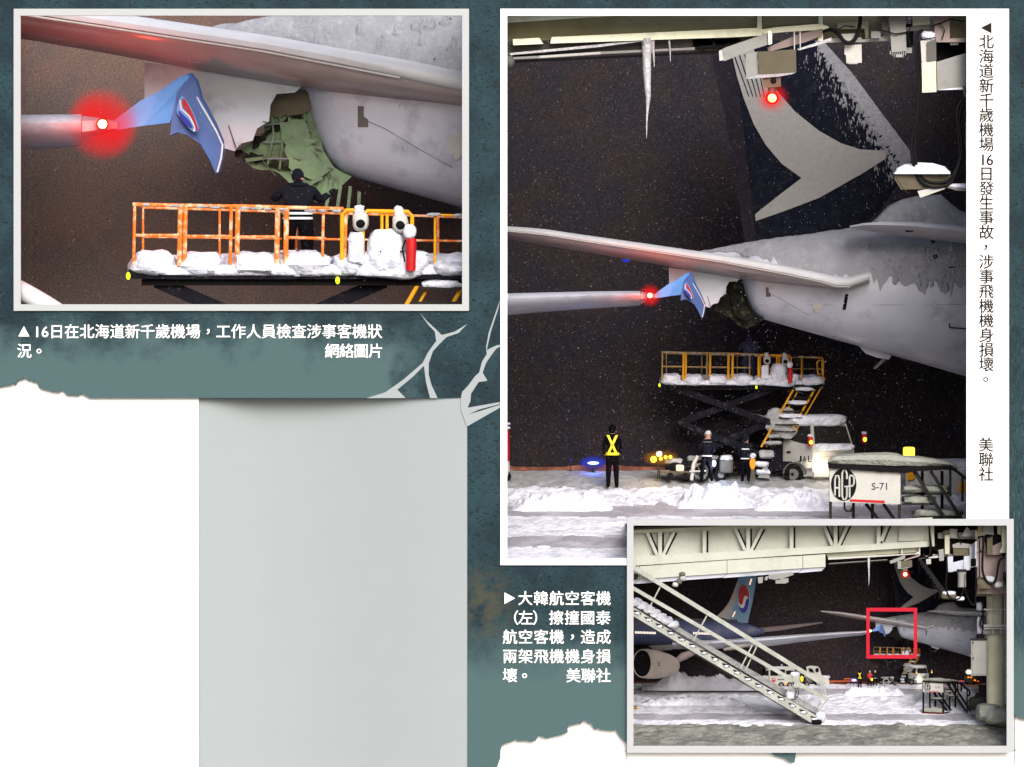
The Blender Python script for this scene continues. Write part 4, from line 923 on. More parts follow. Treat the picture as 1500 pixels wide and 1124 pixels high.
def cyclorama(pxl, pxr, pyt, pyb, d0, d1, m, lip=0.5):
    st = [(pxl, d0), (pxl, d1 - lip)]
    vs = []; fs = []
    stations = [(pxl, d0), (pxl, d1 - lip)] + [(pxl + (lip / PX * 0.8) * (1 - math.cos(q)), d1 - lip + lip * math.sin(q)) for q in (math.pi / 2 * k / 6 for k in range(1, 7))]
    other = [(pxr - (x - pxl), d) for x, d in reversed(stations)]
    zt = P(0, pyt, d1).z; zb = P(0, pyb, d1).z
    for x, d in stations + other:
        p = P(x, 0, d).x; vs += [(p, d, P(0, pyt, d).z), (p, d, P(0, pyb, d).z)]
    n = len(vs) // 2
    for i in range(n - 1): fs.append((2 * i, 2 * i + 1, 2 * i + 3, 2 * i + 2))
    me = bpy.data.meshes.new('sky'); me.from_pydata(vs, [], fs); me.materials.append(m)
    o = bpy.data.objects.new('sky', me); C.objects.link(o); o['kind'] = 'structure'; return o
# ================================================================ snow-covered ground of a scene
class Ground:
    def __init__(self, near, far, xr, bands, name, notch=None, seed=0, res=(150, 90), pyr=None):
        (self.pn, self.dn), (self.pf, self.df) = near, far
        zn = P(0, self.pn, self.dn).z; zf = P(0, self.pf, self.df).z
        self.b = (zf - zn) / (self.df - self.dn); self.a = zn - self.b * self.dn
        p0, p1 = self.pn, self.pf
        nx, ny = res; vs = []; fs = []; mi = []
        for j in range(ny + 1):
            py = p0 + (p1 - p0) * j / ny
            d = self.depth(py)
            for i in range(nx + 1):
                px = xr[0] + (xr[1] - xr[0]) * i / nx
                A, sc, m = self.band(py, bands, px, seed)
                q = Vector((px * 0.03 * sc, py * 0.11 * sc, seed * 3.3))
                h = A * (noise.fractal(q, 0.9, 2.1, 4) * 0.75 + 0.9 * max(0, noise.noise(q * 1.7 + Vector((5, 1, 0)))))
                p = P(px, py, d); vs.append((p.x, p.y, p.z + h * PX))
        for j in range(ny):
            pym = p0 + (p1 - p0) * (j + .5) / ny
            for i in range(nx):
                pxm = xr[0] + (xr[1] - xr[0]) * (i + .5) / nx
                if notch and pxm > notch[0] and pym > notch[1]: continue
                k = j * (nx + 1) + i; fs.append((k, k + 1, k + nx + 2, k + nx + 1)); mi.append(self.band(pym + 1.6 * noise.noise(Vector((pxm * .05, pym * .1, 3))), bands, pxm, seed)[2])
        me = bpy.data.meshes.new(name); me.from_pydata(vs, [], fs)
        for m in (M_snow, M_slush, M_dirtyshade, M_snowdim, M_amber): me.materials.append(m)
        me.polygons.foreach_set('material_index', mi); me.polygons.foreach_set('use_smooth', [True] * len(fs))
        o = bpy.data.objects.new(name, me); C.objects.link(o); o['kind'] = 'structure'
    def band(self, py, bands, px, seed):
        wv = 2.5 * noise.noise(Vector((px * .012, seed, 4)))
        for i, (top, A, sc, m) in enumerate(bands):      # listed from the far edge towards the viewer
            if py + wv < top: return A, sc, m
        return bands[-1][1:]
    def depth(self, py):
        k = (py - 562) * PX
        return (CZ - self.a - k) / (self.b + k / D)
M_amber = mat('far_apron_painted_glow', (150, 92, 66), 0.8, 0.2, 3, 0.5, 8, second=(110, 62, 44), sscale=4)  # orange glow of distant lights painted into the far ground colour
M_sky2 = mat('night_sky_paint', (49, 43, 45), 0.95, 0.42, 26, second=(43, 41, 47), sscale=1.2, amount=0.5, spec=0.02)
M_sky1 = mat('brown_night_sky_paint', (108, 90, 84), 0.95, 0.42, 30, second=(98, 86, 84), sscale=0.8, amount=0.5, spec=0.02)
M_sky3 = mat('night_sky_paint_far', (54, 46, 50), 0.95, 0.5, 26, second=(48, 43, 49), sscale=1.2, amount=0.5, spec=0.02)
M_glasspane = None

# ================================================================ SCENE 1: close-up in the upper grey frame
cyclorama(18, 694, -12, 500, 0.06, 5.6, M_sky1)
fme = bpy.data.meshes.new('floor'); fz = P(0, 676, 1.0).z
fme.from_pydata([(-7.6, .8, fz), (-.3, .8, fz), (-.3, 5.6, fz), (-7.6, 5.6, fz)], [], [(0, 1, 2, 3)]); fme.materials.append(M_slush)
fo = bpy.data.objects.new('snow_ground', fme); C.objects.link(fo); fo['kind'] = 'structure'
m1 = Map(2.2, (952, 433), (150, 182), 1.3, 0.62)
T = white_airliner(m1, 'seen closely with a torn tail cone in the upper grey frame', u_end=1194, close=True)
mk = m1.at(1.15)
T = Thing('airliner', 'other airliner with only its grey wing and crumpled blue winglet seen closely', 'airliner', mk, (900, 440, 30), group='airliners with a blue winglet')
wg = blue_airliner_wing(T, mk, 880); tip_lamp(T, mk, wg, 40, 3.0, 4.2, 28)
mp = Map(2.16, (967, 518), (190, 304), 0.9, 0.8)
T = Thing('scissor_lift', 'snowy orange-railed lift platform with ladder filling the base of the close-up frame', 'lift platform', mp, (1080, 620, 40))
M_yl = M_orange
platform(T, mp, M_orange); scissors(T, mp, 568, 630, 690); ladder(T, mp)
extinguisher(mp, 'red fire extinguisher capped with snow on the orange-railed platform', 'snow-capped fire extinguishers')
person(mp, 'worker in dark jacket with silver bands standing on the orange-railed platform', 1081, 557, 66, 45, 'reach', bulk=1.6, bands=((.47, M_reflect), (.52, M_reflect), (.86, M_reflect)), face=1)
g = G(); mc = Map(1.0, d0=0.35)
pth = [(-10, 372), (14, 398), (32, 410), (58, 424), (82, 438), (104, 452), (130, 474)]
g.loft([[(u + 16 * math.cos(q) * .5 - 10, v + 16 * math.sin(q) + 12, 14 * math.cos(q)) for q in (2 * math.pi * k / 14 for k in range(14))] for u, v in pth])
solo('engine_cowl', 'pale curved cowl rim poking into the corner of the close-up frame', 'engine cowl', mc, g, M_lead, base=(30, 440, 0), smooth=True)
falling_snow('snow', (25, 20, 682, 450), 5500, 0.3, 5.2, 0.14, 0.42, 3)

# ================================================================ SCENE 2: tall picture
cyclorama(731, 1428, -10, 860, 0.06, 6.6, M_sky2)
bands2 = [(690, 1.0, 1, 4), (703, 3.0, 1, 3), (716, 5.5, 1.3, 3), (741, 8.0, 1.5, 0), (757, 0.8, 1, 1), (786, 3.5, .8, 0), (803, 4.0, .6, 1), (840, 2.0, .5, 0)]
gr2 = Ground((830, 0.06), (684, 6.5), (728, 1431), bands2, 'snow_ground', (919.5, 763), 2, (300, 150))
m2 = Map(1.0, d0=2.6)
white_airliner(m2, 'with swoosh-marked dark fin in the tall white-framed picture')
mk = m2.at(2.45)
T = Thing('airliner', 'other airliner of the tall picture showing only its grey wing and bent blue winglet', 'airliner', mk, (850, 445, 30), group='airliners with a blue winglet')
wg = blue_airliner_wing(T, mk); tip_lamp(T, mk, wg, 14, 3.4, 4.2, 22)
g = G(); g.ell((917, 382, 10), (6, 2.4, 3), 12, 8); solo('position_lamp', 'small dim blue lamp under the tailplane edge of the tall picture', 'lamp', m2, g, E_bluerim, base=(917, 382, 10), smooth=True)
# snow heaps thrown up by ploughs
for k, (a, b, t, bt, lab) in enumerate(((990, 1106, 706, 742, 'bright heaped snow bank in front of the lift truck wheels'), (745, 905, 716, 746, 'long lumpy snow bank before the person with yellow braces'), (1100, 1222, 718, 746, 'low lumpy snow bank beside the round-logo steps'))):
    d = gr2.depth(bt); M = Map(1, d0=d + 0.15)
    g = G()
    nx, nz = 120, 26; rows = []
    for i in range(nx + 1):
        u = a + (b - a) * i / nx; e = min(1, 4.5 * min(i / nx, 1 - i / nx)) ** .7; row = []
        for j in range(nz + 1):
            ww = -30 + 70 * j / nz; q = Vector((u * .075, ww * .075, k * 3.0)); env = e * max(0.0, math.sin(math.pi * j / nz)) ** .7
            hh = env * (.66 + .34 * noise.noise(q * .8) + .13 * noise.noise(q * 2.0) + .055 * noise.noise(q * 4.5))
            row.append((u + 1.0 * noise.noise(q * 2.0 + Vector((9, 0, 0))), bt + 4 - (bt + 4 - t) * max(0, hh) * 1.15, ww))
        rows.append(row)
    vs = [p for r_ in rows for p in r_]
    g.add(vs, [(i * (nz + 1) + j, i * (nz + 1) + j + 1, (i + 1) * (nz + 1) + j + 1, (i + 1) * (nz + 1) + j) for i in range(nx) for j in range(nz)])
    solo('snow_bank', lab, 'snow bank', M, g, M_snow, base=((a + b) / 2, bt, 0), smooth=True)
M = Map(1, d0=6.35); g = G(); nx = 120; rows = []  # added far bank, its amber colour standing for the horizon glow
for i in range(nx + 1):
    u = 736 + 690 * i / nx; h_ = (7 + 5 * noise.noise(Vector((u * .012, 3, 1))) + 2.5 * noise.noise(Vector((u * .06, 1, 1)))) * (1 if u < 960 else .55)
    rows.append([(u, 690 - h_ * math.sin(math.pi * j / 6), -10 + 20 * j / 6) for j in range(7)])
g.add([p for r_ in rows for p in r_], [(i * 7 + j, i * 7 + j + 1, (i + 1) * 7 + j + 1, (i + 1) * 7 + j) for i in range(nx) for j in range(6)])
solo('snow_bank', 'long low added bank painted amber as glow along the horizon of the tall picture', 'snow bank', M, g, M_amber, base=(850, 690, 0), smooth=True)
# lift truck and people round it
mt = m2.at(gr2.depth(706))
lift_truck(mt, 'in the tall white-framed picture')
extinguisher(mt, 'red fire extinguisher capped with snow on the truck platform of the tall picture', 'snow-capped fire extinguishers')
person(mt, 'dark-clothed worker leaning by the rail on the truck platform in the tall picture', 1097, 556, 66, 50, 'reach', jacket=M_navy2, trousers=M_navy2, bulk=1.5)
mg = m2.at(gr2.depth(717))
person(mg, 'person in black with yellow crossed braces on the back standing on snow', 897, 716, 95, 0, 'back', jacket=M_trouser, vest=M_hivis)
mw = m2.at(gr2.depth(711))
person(mw, 'worker in white helmet and dark banded suit beside the blue-lit hose reel', 1035, 707, 78, 0, 'work', helmet=M_whitep, bands=((.50, M_reflect), (.24, M_midgrey)), stride=.03, lean=.06)
person(mw, 'worker in dark suit with two silver bands beside the orange post lamp', 1092, 707, 70, 4, 'work', bands=((.30, M_reflect), (.50, M_reflect)))
# hose reel lit by a blue-white lamp
T = Thing('hose_reel', 'hose reel and hoses lit bluish white behind the white-helmeted worker', 'hose reel', mw, (1026, 704, 10))
for r_, m in ((15, M_black), (10, M_greyp)):
    g = G(); g.tube([(1026 + r_ * math.cos(q), 690 + r_ * math.sin(q), 12) for q in (2 * math.pi * k / 24 for k in range(25))], 1.8, 8); T.part('ring', g, m, smooth=True)
for k in range(6):
    q = k * math.pi / 3; g = G(); g.tube([(1026, 690, 12), (1026 + 14 * math.cos(q), 690 + 14 * math.sin(q), 12)], .9, 6); T.part('spoke', g, M_greyp)
g = G(); g.tube([(1022, 668, 8), (1016, 680, 6), (1014, 694, 4), (1013, 704, 2)], [2.6, 3, 3, 2.6], 8); T.part('hose', g, M_whitep, smooth=True)
g = G(); g.tube([(1010, 691, 0), (1034, 690, 0)], 1.4, 8); T.part('crossbar', g, M_whitep)
g = G(); g.ell((1046, 679, 2), (3, 5, 3), 12, 8); T.part('lamp', g, emission('bluish_white_lamp', (.7, .8, 1), 1.6), smooth=True)
lampcore(mw, 1046, 682, -8, (.55, .7, 1), 4.0)
# towed cart with amber lamps
T = Thing('equipment_cart', 'low flat equipment cart carrying glowing amber lamps at its end', 'cart', mw, (985, 702, 10))
g = G(); g.box(964, 690, 1016, 694, 4, 40); T.part('bed', g, M_brownbox)
g = G(); g.pillow(974, 675, 1012, 690, 6, 34, 4, 0.2, 0.5); T.part('snowy_load', g, M_darksteel, smooth=True)
g = G(); g.pillow(973, 671, 1000, 681, 6, 30, 14, 0.25, 0.5); T.part('load_snow', g, M_snowdim, smooth=True)
for u in (963.5, 966): 
    g = G(); g.box(u - .8, 682, u + .8, 702, 4, 7); T.part('stand', g, M_railgrey)
g = G(); g.pillow(990, 681, 1002, 691, 0, 8, 6, 0.1, .4); T.part('fuel_can', g, M_beige, smooth=True)
for u in (982, 1004):
    g = G(); g.tube([(u, 698, 4), (u, 698, 12)], 5.5, 14); T.part('wheel', g, M_tyre)
for u, v, r_ in ((957.5, 673, 4.6), (968, 672, 2.6), (975, 670, 2.6), (982, 669.5, 2.6)):
    g = G(); g.ell((u, v, 0), (r_, r_ * 1.05, r_), 12, 8); T.part('amber_lamp', g, E_yellow, smooth=True)
g = G(); g.ell((968, 671, 24), (30, 16, 23), 24, 14); T.part('lamp_halo', g, D_amber, smooth=True)  # added glow round the amber lamps, no part of the cart
g = G(); g.pillow(961, 661, 970, 669, -2, 8, 7, .2, .7); T.part('snow_cap', g, M_snow, smooth=True)
lampcore(mw, 957, 675, -12, (1, .6, .05), 2.0)
# orange post lamp
T = Thing('post_lamp', 'orange post lamp with snow cap between the worker and the truck', 'post lamp', mw, (1103, 706, -4))
g = G(); g.tube([(1103, 688, -4), (1103, 706, -4)], 3.4, 10); T.part('post', g, M_brownbox, smooth=True)
g = G(); g.ell((1102.5, 679, -4), (4.4, 9, 4.4), 12, 8); T.part('lamp', g, emission('amber_post_glow', (1, .35, .03), .55), smooth=True)
g = G(); g.ell((1103, 668, -4), (4.5, 4, 4.5), 10, 8, .15, 2); T.part('snow_cap', g, M_snow, smooth=True)
# blue taxiway lamp
T = Thing('taxiway_lamp', 'bright blue taxiway lamp beside the legs of the person with yellow braces', 'lamp', m2.at(gr2.depth(692)), (869, 692, 0))
M = T.M
g = G(); g.box(867, 680, 871, 694, -1.5, 1.5); T.part('stem', g, M_railgrey)
g = G(); g.ell((869, 678.5, -3), (8.5, 2.4, 3), 14, 8); T.part('bulb', g, E_blue, smooth=True)
g = G(); g.ell((869, 679, 20), (24, 15, 21), 24, 14); T.part('lens', g, D_blue, smooth=True)  # added sphere imitating the blue halo round the bulb
lampcore(M, 869, 679, -14, (.1, .2, 1), 2.5)
T = Thing('taxiway_lamp', 'tiny dim blue taxiway lamp standing alone far behind the snow', 'lamp', M, (836, 690, 0))
g = G(); g.ell((836, 674, 0), (1.6, 1.6, 1.6), 8, 6); T.part('bulb', g, E_bluerim, smooth=True)
g = G(); g.box(835.4, 675, 836.6, 690, -.6, .6); T.part('stem', g, M_railgrey)
# red and white vehicle cut by the frame edge
M = m2.at(gr2.depth(706)); T = Thing('service_vehicle', 'red and white vehicle tail just showing at the tall picture edge', 'vehicle', M, (735, 702, 10))
g = G(); g.pillow(700, 622, 746.5, 692, 0, 70, 3, .02, .25); T.part('body', g, M_red, smooth=True)
g = G(); g.pillow(700, 672, 747, 700, -2, 68, 4, .02, .3); T.part('lower_body', g, M_whitep, smooth=True)
for v in (621, 627): 
    g = G(); g.ell((745, v, 4), (3, 2.2, 4), 8, 6); T.part('roof_snow', g, M_snow, smooth=True)
g = G(); g.tube([(741, 698, 2), (741, 698, 14)], 8, 14); T.part('wheel', g, M_tyre)
# snowed-in yellow and white vehicle behind the steps
M = m2.at(gr2.depth(742) + .6); T = Thing('airport_vehicle', 'snow-covered white and yellow vehicle with amber roof beacon behind the round-logo steps', 'vehicle', M, (1380, 750, 20))
g = G(); g.pillow(1326, 684, 1440, 758, 0, 90, 6, .03, .3); bd = T.part('body', g, M_whitep, smooth=True)
g = G(); g.pillow(1322, 672, 1440, 696, -2, 92, 8, .15, .5); T.part('roof_snow', g, M_snow, smooth=True)
for a, b, t, bt in ((1328, 1340, 688, 704), (1404, 1422, 706, 722), (1322, 1346, 738, 752), (1376, 1412, 732, 752)):
    g = G(); g.pillow(a, t, b, bt, -3, 10, 5, .05, .3); T.part('yellow_panel', g, M_yellow, bd, smooth=True)
g = G(); g.pillow(1323, 655, 1340, 669, 20, 36, 5, .02, .35); bc = T.part('beacon', g, E_yellow, smooth=True)
g = G(); g.box(1327, 667, 1337, 676, 22, 34); T.part('beacon_base', g, M_yellow)
# boarding steps
ms = m2.at(0.95)
boarding_steps(ms, 'in the tall white-framed picture', 0, cut=764)
# -------------------- boarding bridge over the tall picture
mb = m2.at(0.22)
T = Thing('boarding_bridge', 'cream steel boarding bridge underside with cabinets crossing the top of the tall picture', 'boarding bridge', mb, (1080, 30, 20))
def pp(name, poly, w0, w1, m, parent=None, label=None):
    g = G(); g.prism(poly, w0, w1); return T.part(name, g, m, parent, label=label)
beam = pp('beam_web', [(700, 10), (1205, 10), (1205, 52), (1112, 44), (740, 62), (700, 62)], 40, 70, M_olive)
pp('upper_flange', [(700, 8), (905, 8), (905, 23.5), (860, 26), (740, 34), (700, 35)], 22, 39, M_flange)
pp('lower_flange', [(808, 54.5), (1110, 41), (1120, 44), (1120, 52), (1080, 54.5), (960, 58.5), (806, 64)], 20, 39, M_flange)
pp('flange_block', [(751, 57.5), (790, 55.5), (796, 64.5), (752, 66.5)], 20, 39, M_flange)
pp('under_plate', [(740, 66), (806, 64), (1112, 52), (1112, 62), (960, 72), (742, 82)], 44, 60, M_midgrey)
pp('icy_strip', [(746, 78), (870, 66), (945, 58), (945, 60.5), (870, 70), (748, 81)], 24, 36, M_ice)
for a, b in (((748, 88), (790, 86)), ((790, 86), (880, 80)), ((880, 80), (1018, 73.5))):
    g = G(); g.tube([(a[0], a[1] - 2, 30), (b[0], b[1] - 2, 30)], 2.4, 10); T.part('conduit_pipe', g, M_greyp if a[0] != 790 else M_whitep, smooth=True)
g = G(); g.tube([(752, 83.5, 33), (1080, 68, 33)], 2.6, 8); T.part('conduit_pipe', g, M_black, smooth=True)
g = G(); g.tube([(752, 90.5, 33), (1060, 76, 33)], 1.8, 8); T.part('conduit_pipe', g, M_black, smooth=True)
g = G(); g.ell((745, 91, 20), (9, 10, 10), 12, 8); T.part('pipe_elbow', g, M_midgrey, smooth=True)
for a, b in ((1014, 1046), (1046, 1084)):
    pp('brown_casing', [(a, 58), (b, 56), (b - 3, 76), (a + 3, 79)], 44, 60, M_brownbox)
for p, q in (((1016, 60), (1034, 80)), ((1034, 56), (1060, 72)), ((1050, 66), (1082, 62))):
    g = G(); g.tube([(p[0], p[1], 40), ((p[0] + q[0]) / 2 + 3, (p[1] + q[1]) / 2, 38), (q[0], q[1], 40)], .9, 6); T.part('loose_wire', g, M_black)
for u, b in ((1113, 46), (1202.5, 60)):
    pp('post', [(u - 3.2, 10), (u + 2.6, 10), (u + 3.2, b), (u - 4, b)], 24, 39, M_flange)
pp('lower_flange', [(1112, 44), (1138, 40), (1200, 35), (1214, 39), (1214, 43), (1150, 47), (1120, 50)], 18, 38, M_flange)
pp('dark_bay', [(1117, 10), (1199, 10), (1199, 34), (1117, 39)], 36, 39.5, M_olive)
pp('hanging_plate', [(1053, 75), (1062, 70), (1126, 48), (1132, 50), (1130, 64), (1105, 72), (1062, 89.5), (1054, 89)], 6, 14, M_greyp)
pp('plate_edge', [(1053, 75), (1057, 73), (1060, 88), (1054, 89.5)], 2, 5.5, M_whitep)
pp('hanging_plate', [(1124, 70), (1170, 50), (1205, 42), (1205, 52), (1180, 62), (1126, 76)], 16, 24, M_pinkplate)
pp('hanger', [(1125, 45), (1130, 45), (1131, 64), (1126, 66)], 2, 6, M_flange)
for u in (1163.5, 1172): pp('hanger', [(u - .8, 46), (u + .8, 46), (u + 1, 74), (u - .4, 74)], 8, 10, M_whitep)
pp('icy_strip', [(1168, 72), (1198, 62), (1218, 55), (1218, 60), (1196, 67), (1170, 74)], 10, 16, M_ice)
hb = pp('lamp_cabinet', [(1110, 76), (1166, 72.5), (1166.5, 106), (1112, 109.5)], -2, 40, M_brownbox)
pp('cabinet_side', [(1092, 79), (1109.5, 76), (1111.5, 109.5), (1093, 114.5)], 2, 40, M_greyp, hb)
pp('snow_lip', [(1093, 114.6), (1111, 109.8), (1166, 106.3), (1160, 109), (1140, 112.5), (1093, 116)], -4, 30, M_snowdim, hb)
pp('lamp_socket', [(1116, 112.5), (1143.5, 110), (1144, 127), (1119, 129)], 0, 22, M_brownbox, hb)
g = G(); g.ell((1133, 113.5, -1), (3.6, 4, 1.5), 10, 8); T.part('knockout', g, M_blackpaint, hb); g = G(); g.ell((1133, 118.5, -1), (4.4, 4.4, 1.5), 10, 8); T.part('knockout', g, M_blackpaint, hb)
# grouped cabinets further along
olv = pp('olive_casing', [(1206, 10), (1291, 10), (1291, 54), (1264, 58), (1206, 54)], 50, 80, M_olive)
pp('pale_block', [(1227, 34), (1272.5, 31), (1272.5, 42), (1227, 43)], 30, 48, M_cream)
pp('bracket_strip', [(1266, 42), (1272, 42), (1273, 58), (1268, 58)], 30, 48, M_cream)
pp('white_tray', [(1200, 64), (1214, 57), (1224, 56), (1262, 55), (1262, 58), (1290, 55), (1304, 49), (1304, 60), (1262, 62), (1230, 62)], 26, 46, M_whitep)
pp('white_pan', [(1231, 50), (1256, 49), (1254, 57), (1248, 60), (1236, 60)], 14, 22, M_whitep)
pp('small_box', [(1237, 67), (1262, 65), (1262.5, 92), (1240, 93), (1239, 81), (1237, 80)], 16, 40, M_whitep)
bx = pp('grey_cabinet', [(1302, 10), (1326, 10), (1328, 75), (1306, 77)], 4, 40, M_greyp)
pp('grey_plate', [(1291, 10), (1301.5, 10), (1301.5, 48), (1294, 44), (1291, 36)], 10, 40, M_midgrey)
for k in range(9):
    u = 1304 + k * 2.8; g = G(); g.tube([(u, 75, 6), (u + .1, 80, 6), (u + .2, 80 + (k * 7 % 5) * 1.4, 6)], [.7, .5, .1], 6); T.part('icicle_fringe', g, M_ice, bx)
pp('cross_beam', [(1327, 40), (1370, 37), (1370, 43), (1327, 46)], 20, 50, M_greyp)
pp('round_housing', [(1337, 10), (1362, 10), (1362, 36), (1337, 38)], 10, 36, M_cream)
pp('pink_plate', [(1369, 26), (1391, 24), (1391.5, 57), (1372, 62), (1369, 50)], 4, 34, M_pinkplate)
pp('olive_casing', [(1391.6, 10), (1440, 10), (1440, 56), (1391.6, 56)], 30, 60, M_olive)
pp('pink_tray', [(1371, 62), (1394, 56.5), (1440, 55), (1440, 62)], 2, 30, M_pinkplate)
pp('dark_recess', [(1372, 63), (1440, 62), (1440, 79), (1372, 92)], 36, 60, M_blackpaint)
pp('white_post', [(1344, 61), (1371, 56), (1371.5, 90), (1357, 92), (1347, 90)], 6, 36, M_whitep)
pp('post_face', [(1358, 62), (1371, 57), (1371.6, 89), (1358, 91)], 3, 5.8, M_midgrey)
pp('white_post', [(1346, 92), (1371, 89.5), (1372, 135), (1350, 136), (1346, 128)], 4, 34, M_beige)
pp('long_box', [(1372, 91), (1416, 77.5), (1440, 74), (1440, 130), (1373, 132)], 2, 36, M_greyp)
pp('box_snow_lip', [(1373, 132.3), (1440, 130.3), (1440, 127), (1412, 128), (1390, 130)], -1, 30, M_snow)
pp('small_bracket', [(1410, 126), (1420, 126), (1420, 142), (1412, 142)], -4, 1, M_brownbox)
pp('dark_recess', [(1326, 36), (1338, 34), (1338, 66), (1328, 72)], 30, 60, M_blackpaint)
g = G(); g.pillow(1349, 46, 1371, 57, 0, 20, 5, .2, .6); T.part('snow_clump', g, M_snow, smooth=True)
for k, (pts, r_) in enumerate((([(1290, 44, 2), (1312, 50, 0), (1338, 46, 2)], 1.1), ([(1336, 30, 0), (1330, 52, -2), (1334, 70, 0)], .9), ([(1362, 40, 0), (1376, 34, -2), (1384, 44, 0), (1380, 58, 2)], .9), ([(1374, 36, 0), (1392, 28, -2), (1412, 32, 0)], 1.0), ([(1350, 137, 4), (1351, 150, 4), (1347, 168, 4)], .8), ([(1226, 44, 10), (1238, 38, 8), (1252, 40, 8)], 1.0))):
    g = G(); g.tube(pts, r_, 6); T.part('loose_wire', g, M_black, smooth=True)
for a, b, t, bt, m in ((1276, 1290, 46, 56, M_greyp), (1328, 1336, 70, 78, M_greyp), (1392, 1404, 58, 66, M_greyp), (1312, 1322, 80, 84, M_snowdim), (1243, 1256, 92, 94, M_snowdim)):
    g = G(); g.box(a, t, b, bt, 6, 22); T.part('small_bracket', g, m)
# beacon
T2 = Thing('warning_beacon', 'glowing red warning beacon under the cream bridge of the tall picture', 'beacon', mb, (1131, 130, 8), group='red beacons under the bridges')
g = G(); g.tube([(1131, 128, 8), (1131, 136, 8)], 6, 12); T2.part('base', g, M_midgrey)
g = G(); g.ell((1131, 144, 4), (6.2, 6.2, 6), 16, 12); T2.part('bulb', g, E_red, smooth=True)
g = G(); g.ell((1131, 143.5, 10), (10, 10, 6), 16, 12); T2.part('lens', g, E_redrim, smooth=True)
g = G(); g.ell((1131, 144, 34), (34, 32, 36), 28, 16); T2.part('lamp_halo', g, D_red, smooth=True)  # added red halo sphere round the beacon
lampcore(mb, 1131, 148, -12, (1.0, 0.08, 0.03), 4.5)
# cables
for nm, lab, paths in (('cable', 'black cable loop hanging from the top of the tall picture by a white pan', [[(1260, 8, 8), (1260, 30, 8), (1257, 46, 6), (1252, 58, 6), (1244, 63, 6), (1236, 60, 8), (1228, 50, 12), (1218, 44, 16), (1204, 46, 22)]]),
                       ('cable', 'long black cable bundle hanging past the snow-capped floodlight', [[(1352, 44, 0), (1344, 50, 0), (1342, 66, -2), (1343, 90, -2), (1345, 130, -2), (1344, 165, -2), (1339, 190, 0), (1335, 215, 2), (1338, 240, 2), (1346, 262, 2), (1360, 273, 2), (1376, 274, 2), (1392, 268, 2), (1402, 250, 2), (1409, 225, 2), (1407, 195, 2), (1402, 170, 2), (1406, 152, 2), (1416, 146, 2), (1430, 150, 2)],
                                                                               [(1346, 60, 4), (1348, 100, 4), (1348, 150, 4), (1341, 200, 6), (1341, 235, 6), (1352, 262, 6), (1372, 268, 6), (1392, 262, 6), (1406, 232, 6), (1404, 190, 6), (1410, 156, 6), (1424, 152, 6)]])):
    g = G()
    for pth in paths:
        cp = [Vector(p) for p in pth]; fine = []
        for i in range(len(cp) - 1):
            p0, p1, p2, p3 = cp[max(i - 1, 0)], cp[i], cp[i + 1], cp[min(i + 2, len(cp) - 1)]
            for j in range(5):
                t = j / 5; fine.append(tuple(0.5 * ((2 * p1) + (p2 - p0) * t + (2 * p0 - 5 * p1 + 4 * p2 - p3) * t * t + (3 * p1 - p0 - 3 * p2 + p3) * t ** 3)))
        fine.append(tuple(cp[-1])); g.tube(fine, 2.9 if 'loop' in lab else 2.3, 8)
    solo(nm, lab, 'cable', mb, g, M_black, base=paths[0][0], smooth=True)
# icicles
def icicle(M, label, pts, group=None, m=None):
    g = G(); fine = []; rad = []
    for i in range(len(pts) - 1):
        for j in range(6):
            t = j / 6; u, v, r_ = (pts[i][k] + (pts[i + 1][k] - pts[i][k]) * t for k in range(3)); fine.append((u, v, 26)); rad.append(max(.25, r_ * (1 + .12 * noise.noise(Vector((v * .35, u, 2))))))
    fine.append((pts[-1][0], pts[-1][1], 26)); rad.append(0.2); g.tube(fine, rad, 10)
    return solo('icicle', label, 'icicle', M, g, m or M_ice, base=(pts[0][0], pts[0][1], 26), smooth=True, group=group)
icicle(mb, 'long thick icicle hanging from the cream bridge flange of the tall picture', [(948, 56, 8.5), (947.5, 78, 7), (947.5, 100, 6.2), (948.5, 125, 5.2), (949.5, 142, 4), (948.5, 158, 2.2), (947.5, 175, 1.3), (947, 203, .5)], 'icicles on the bridges')
icicle(mb, 'thin long icicle right against the long thick one', [(956, 56, 3.2), (957, 74, 2), (958, 90, 1), (958.5, 99, .4)], 'icicles on the bridges')
icicle(mb, 'thin short icicle standing apart on the bridge flange', [(980, 56, 1.6), (981.5, 74, 1.2), (982, 91, .5)], 'icicles on the bridges')
# floodlight with snow cap
T = Thing('floodlight', 'snow-capped floodlight head hanging in the cable loop of the tall picture', 'floodlight', mb, (1350, 262, 20))
g = G(); g.loft([[(1312, 252, 0), (1392, 250, 10), (1392, 254, 40), (1316, 256, 40)], [(1310, 262, 0), (1392, 262, 10), (1390, 266, 40), (1314, 266, 40)], [(1320, 278, 2), (1388, 276, 10), (1384, 276, 38), (1324, 278, 38)]]); T.part('housing', g, M_brownbox)
g = G(); g.loft([[(1312, 259, -1), (1324, 277, 1), (1332, 286, 6), (1318, 270, 20)], [(1309, 256, 6), (1318, 270, 20), (1324, 276, 30), (1310, 262, 30)]]); T.part('reflector_rim', g, M_olive)
g = G(); rings = []
for u, t in ((1309, 256), (1314, 246), (1324, 241), (1345, 238), (1366, 239), (1384, 244), (1392, 252)):
    rings.append([(u, 255 - (255 - t) * math.sin(q), 18 - 24 * math.cos(q)) for q in (math.pi * k / 8 for k in range(9))])
g.loft(rings); T.part('snow_cap', g, M_snow, smooth=True)
g = G(); g.prism([(1344, 280), (1382, 272), (1384, 277), (1348, 290)], 4, 12); T.part('bracket', g, M_whitep)
T = Thing('bracket_arm', 'white snow-rimmed bracket arm entering beside the hanging floodlight', 'bracket', mb, (1405, 272, 6))
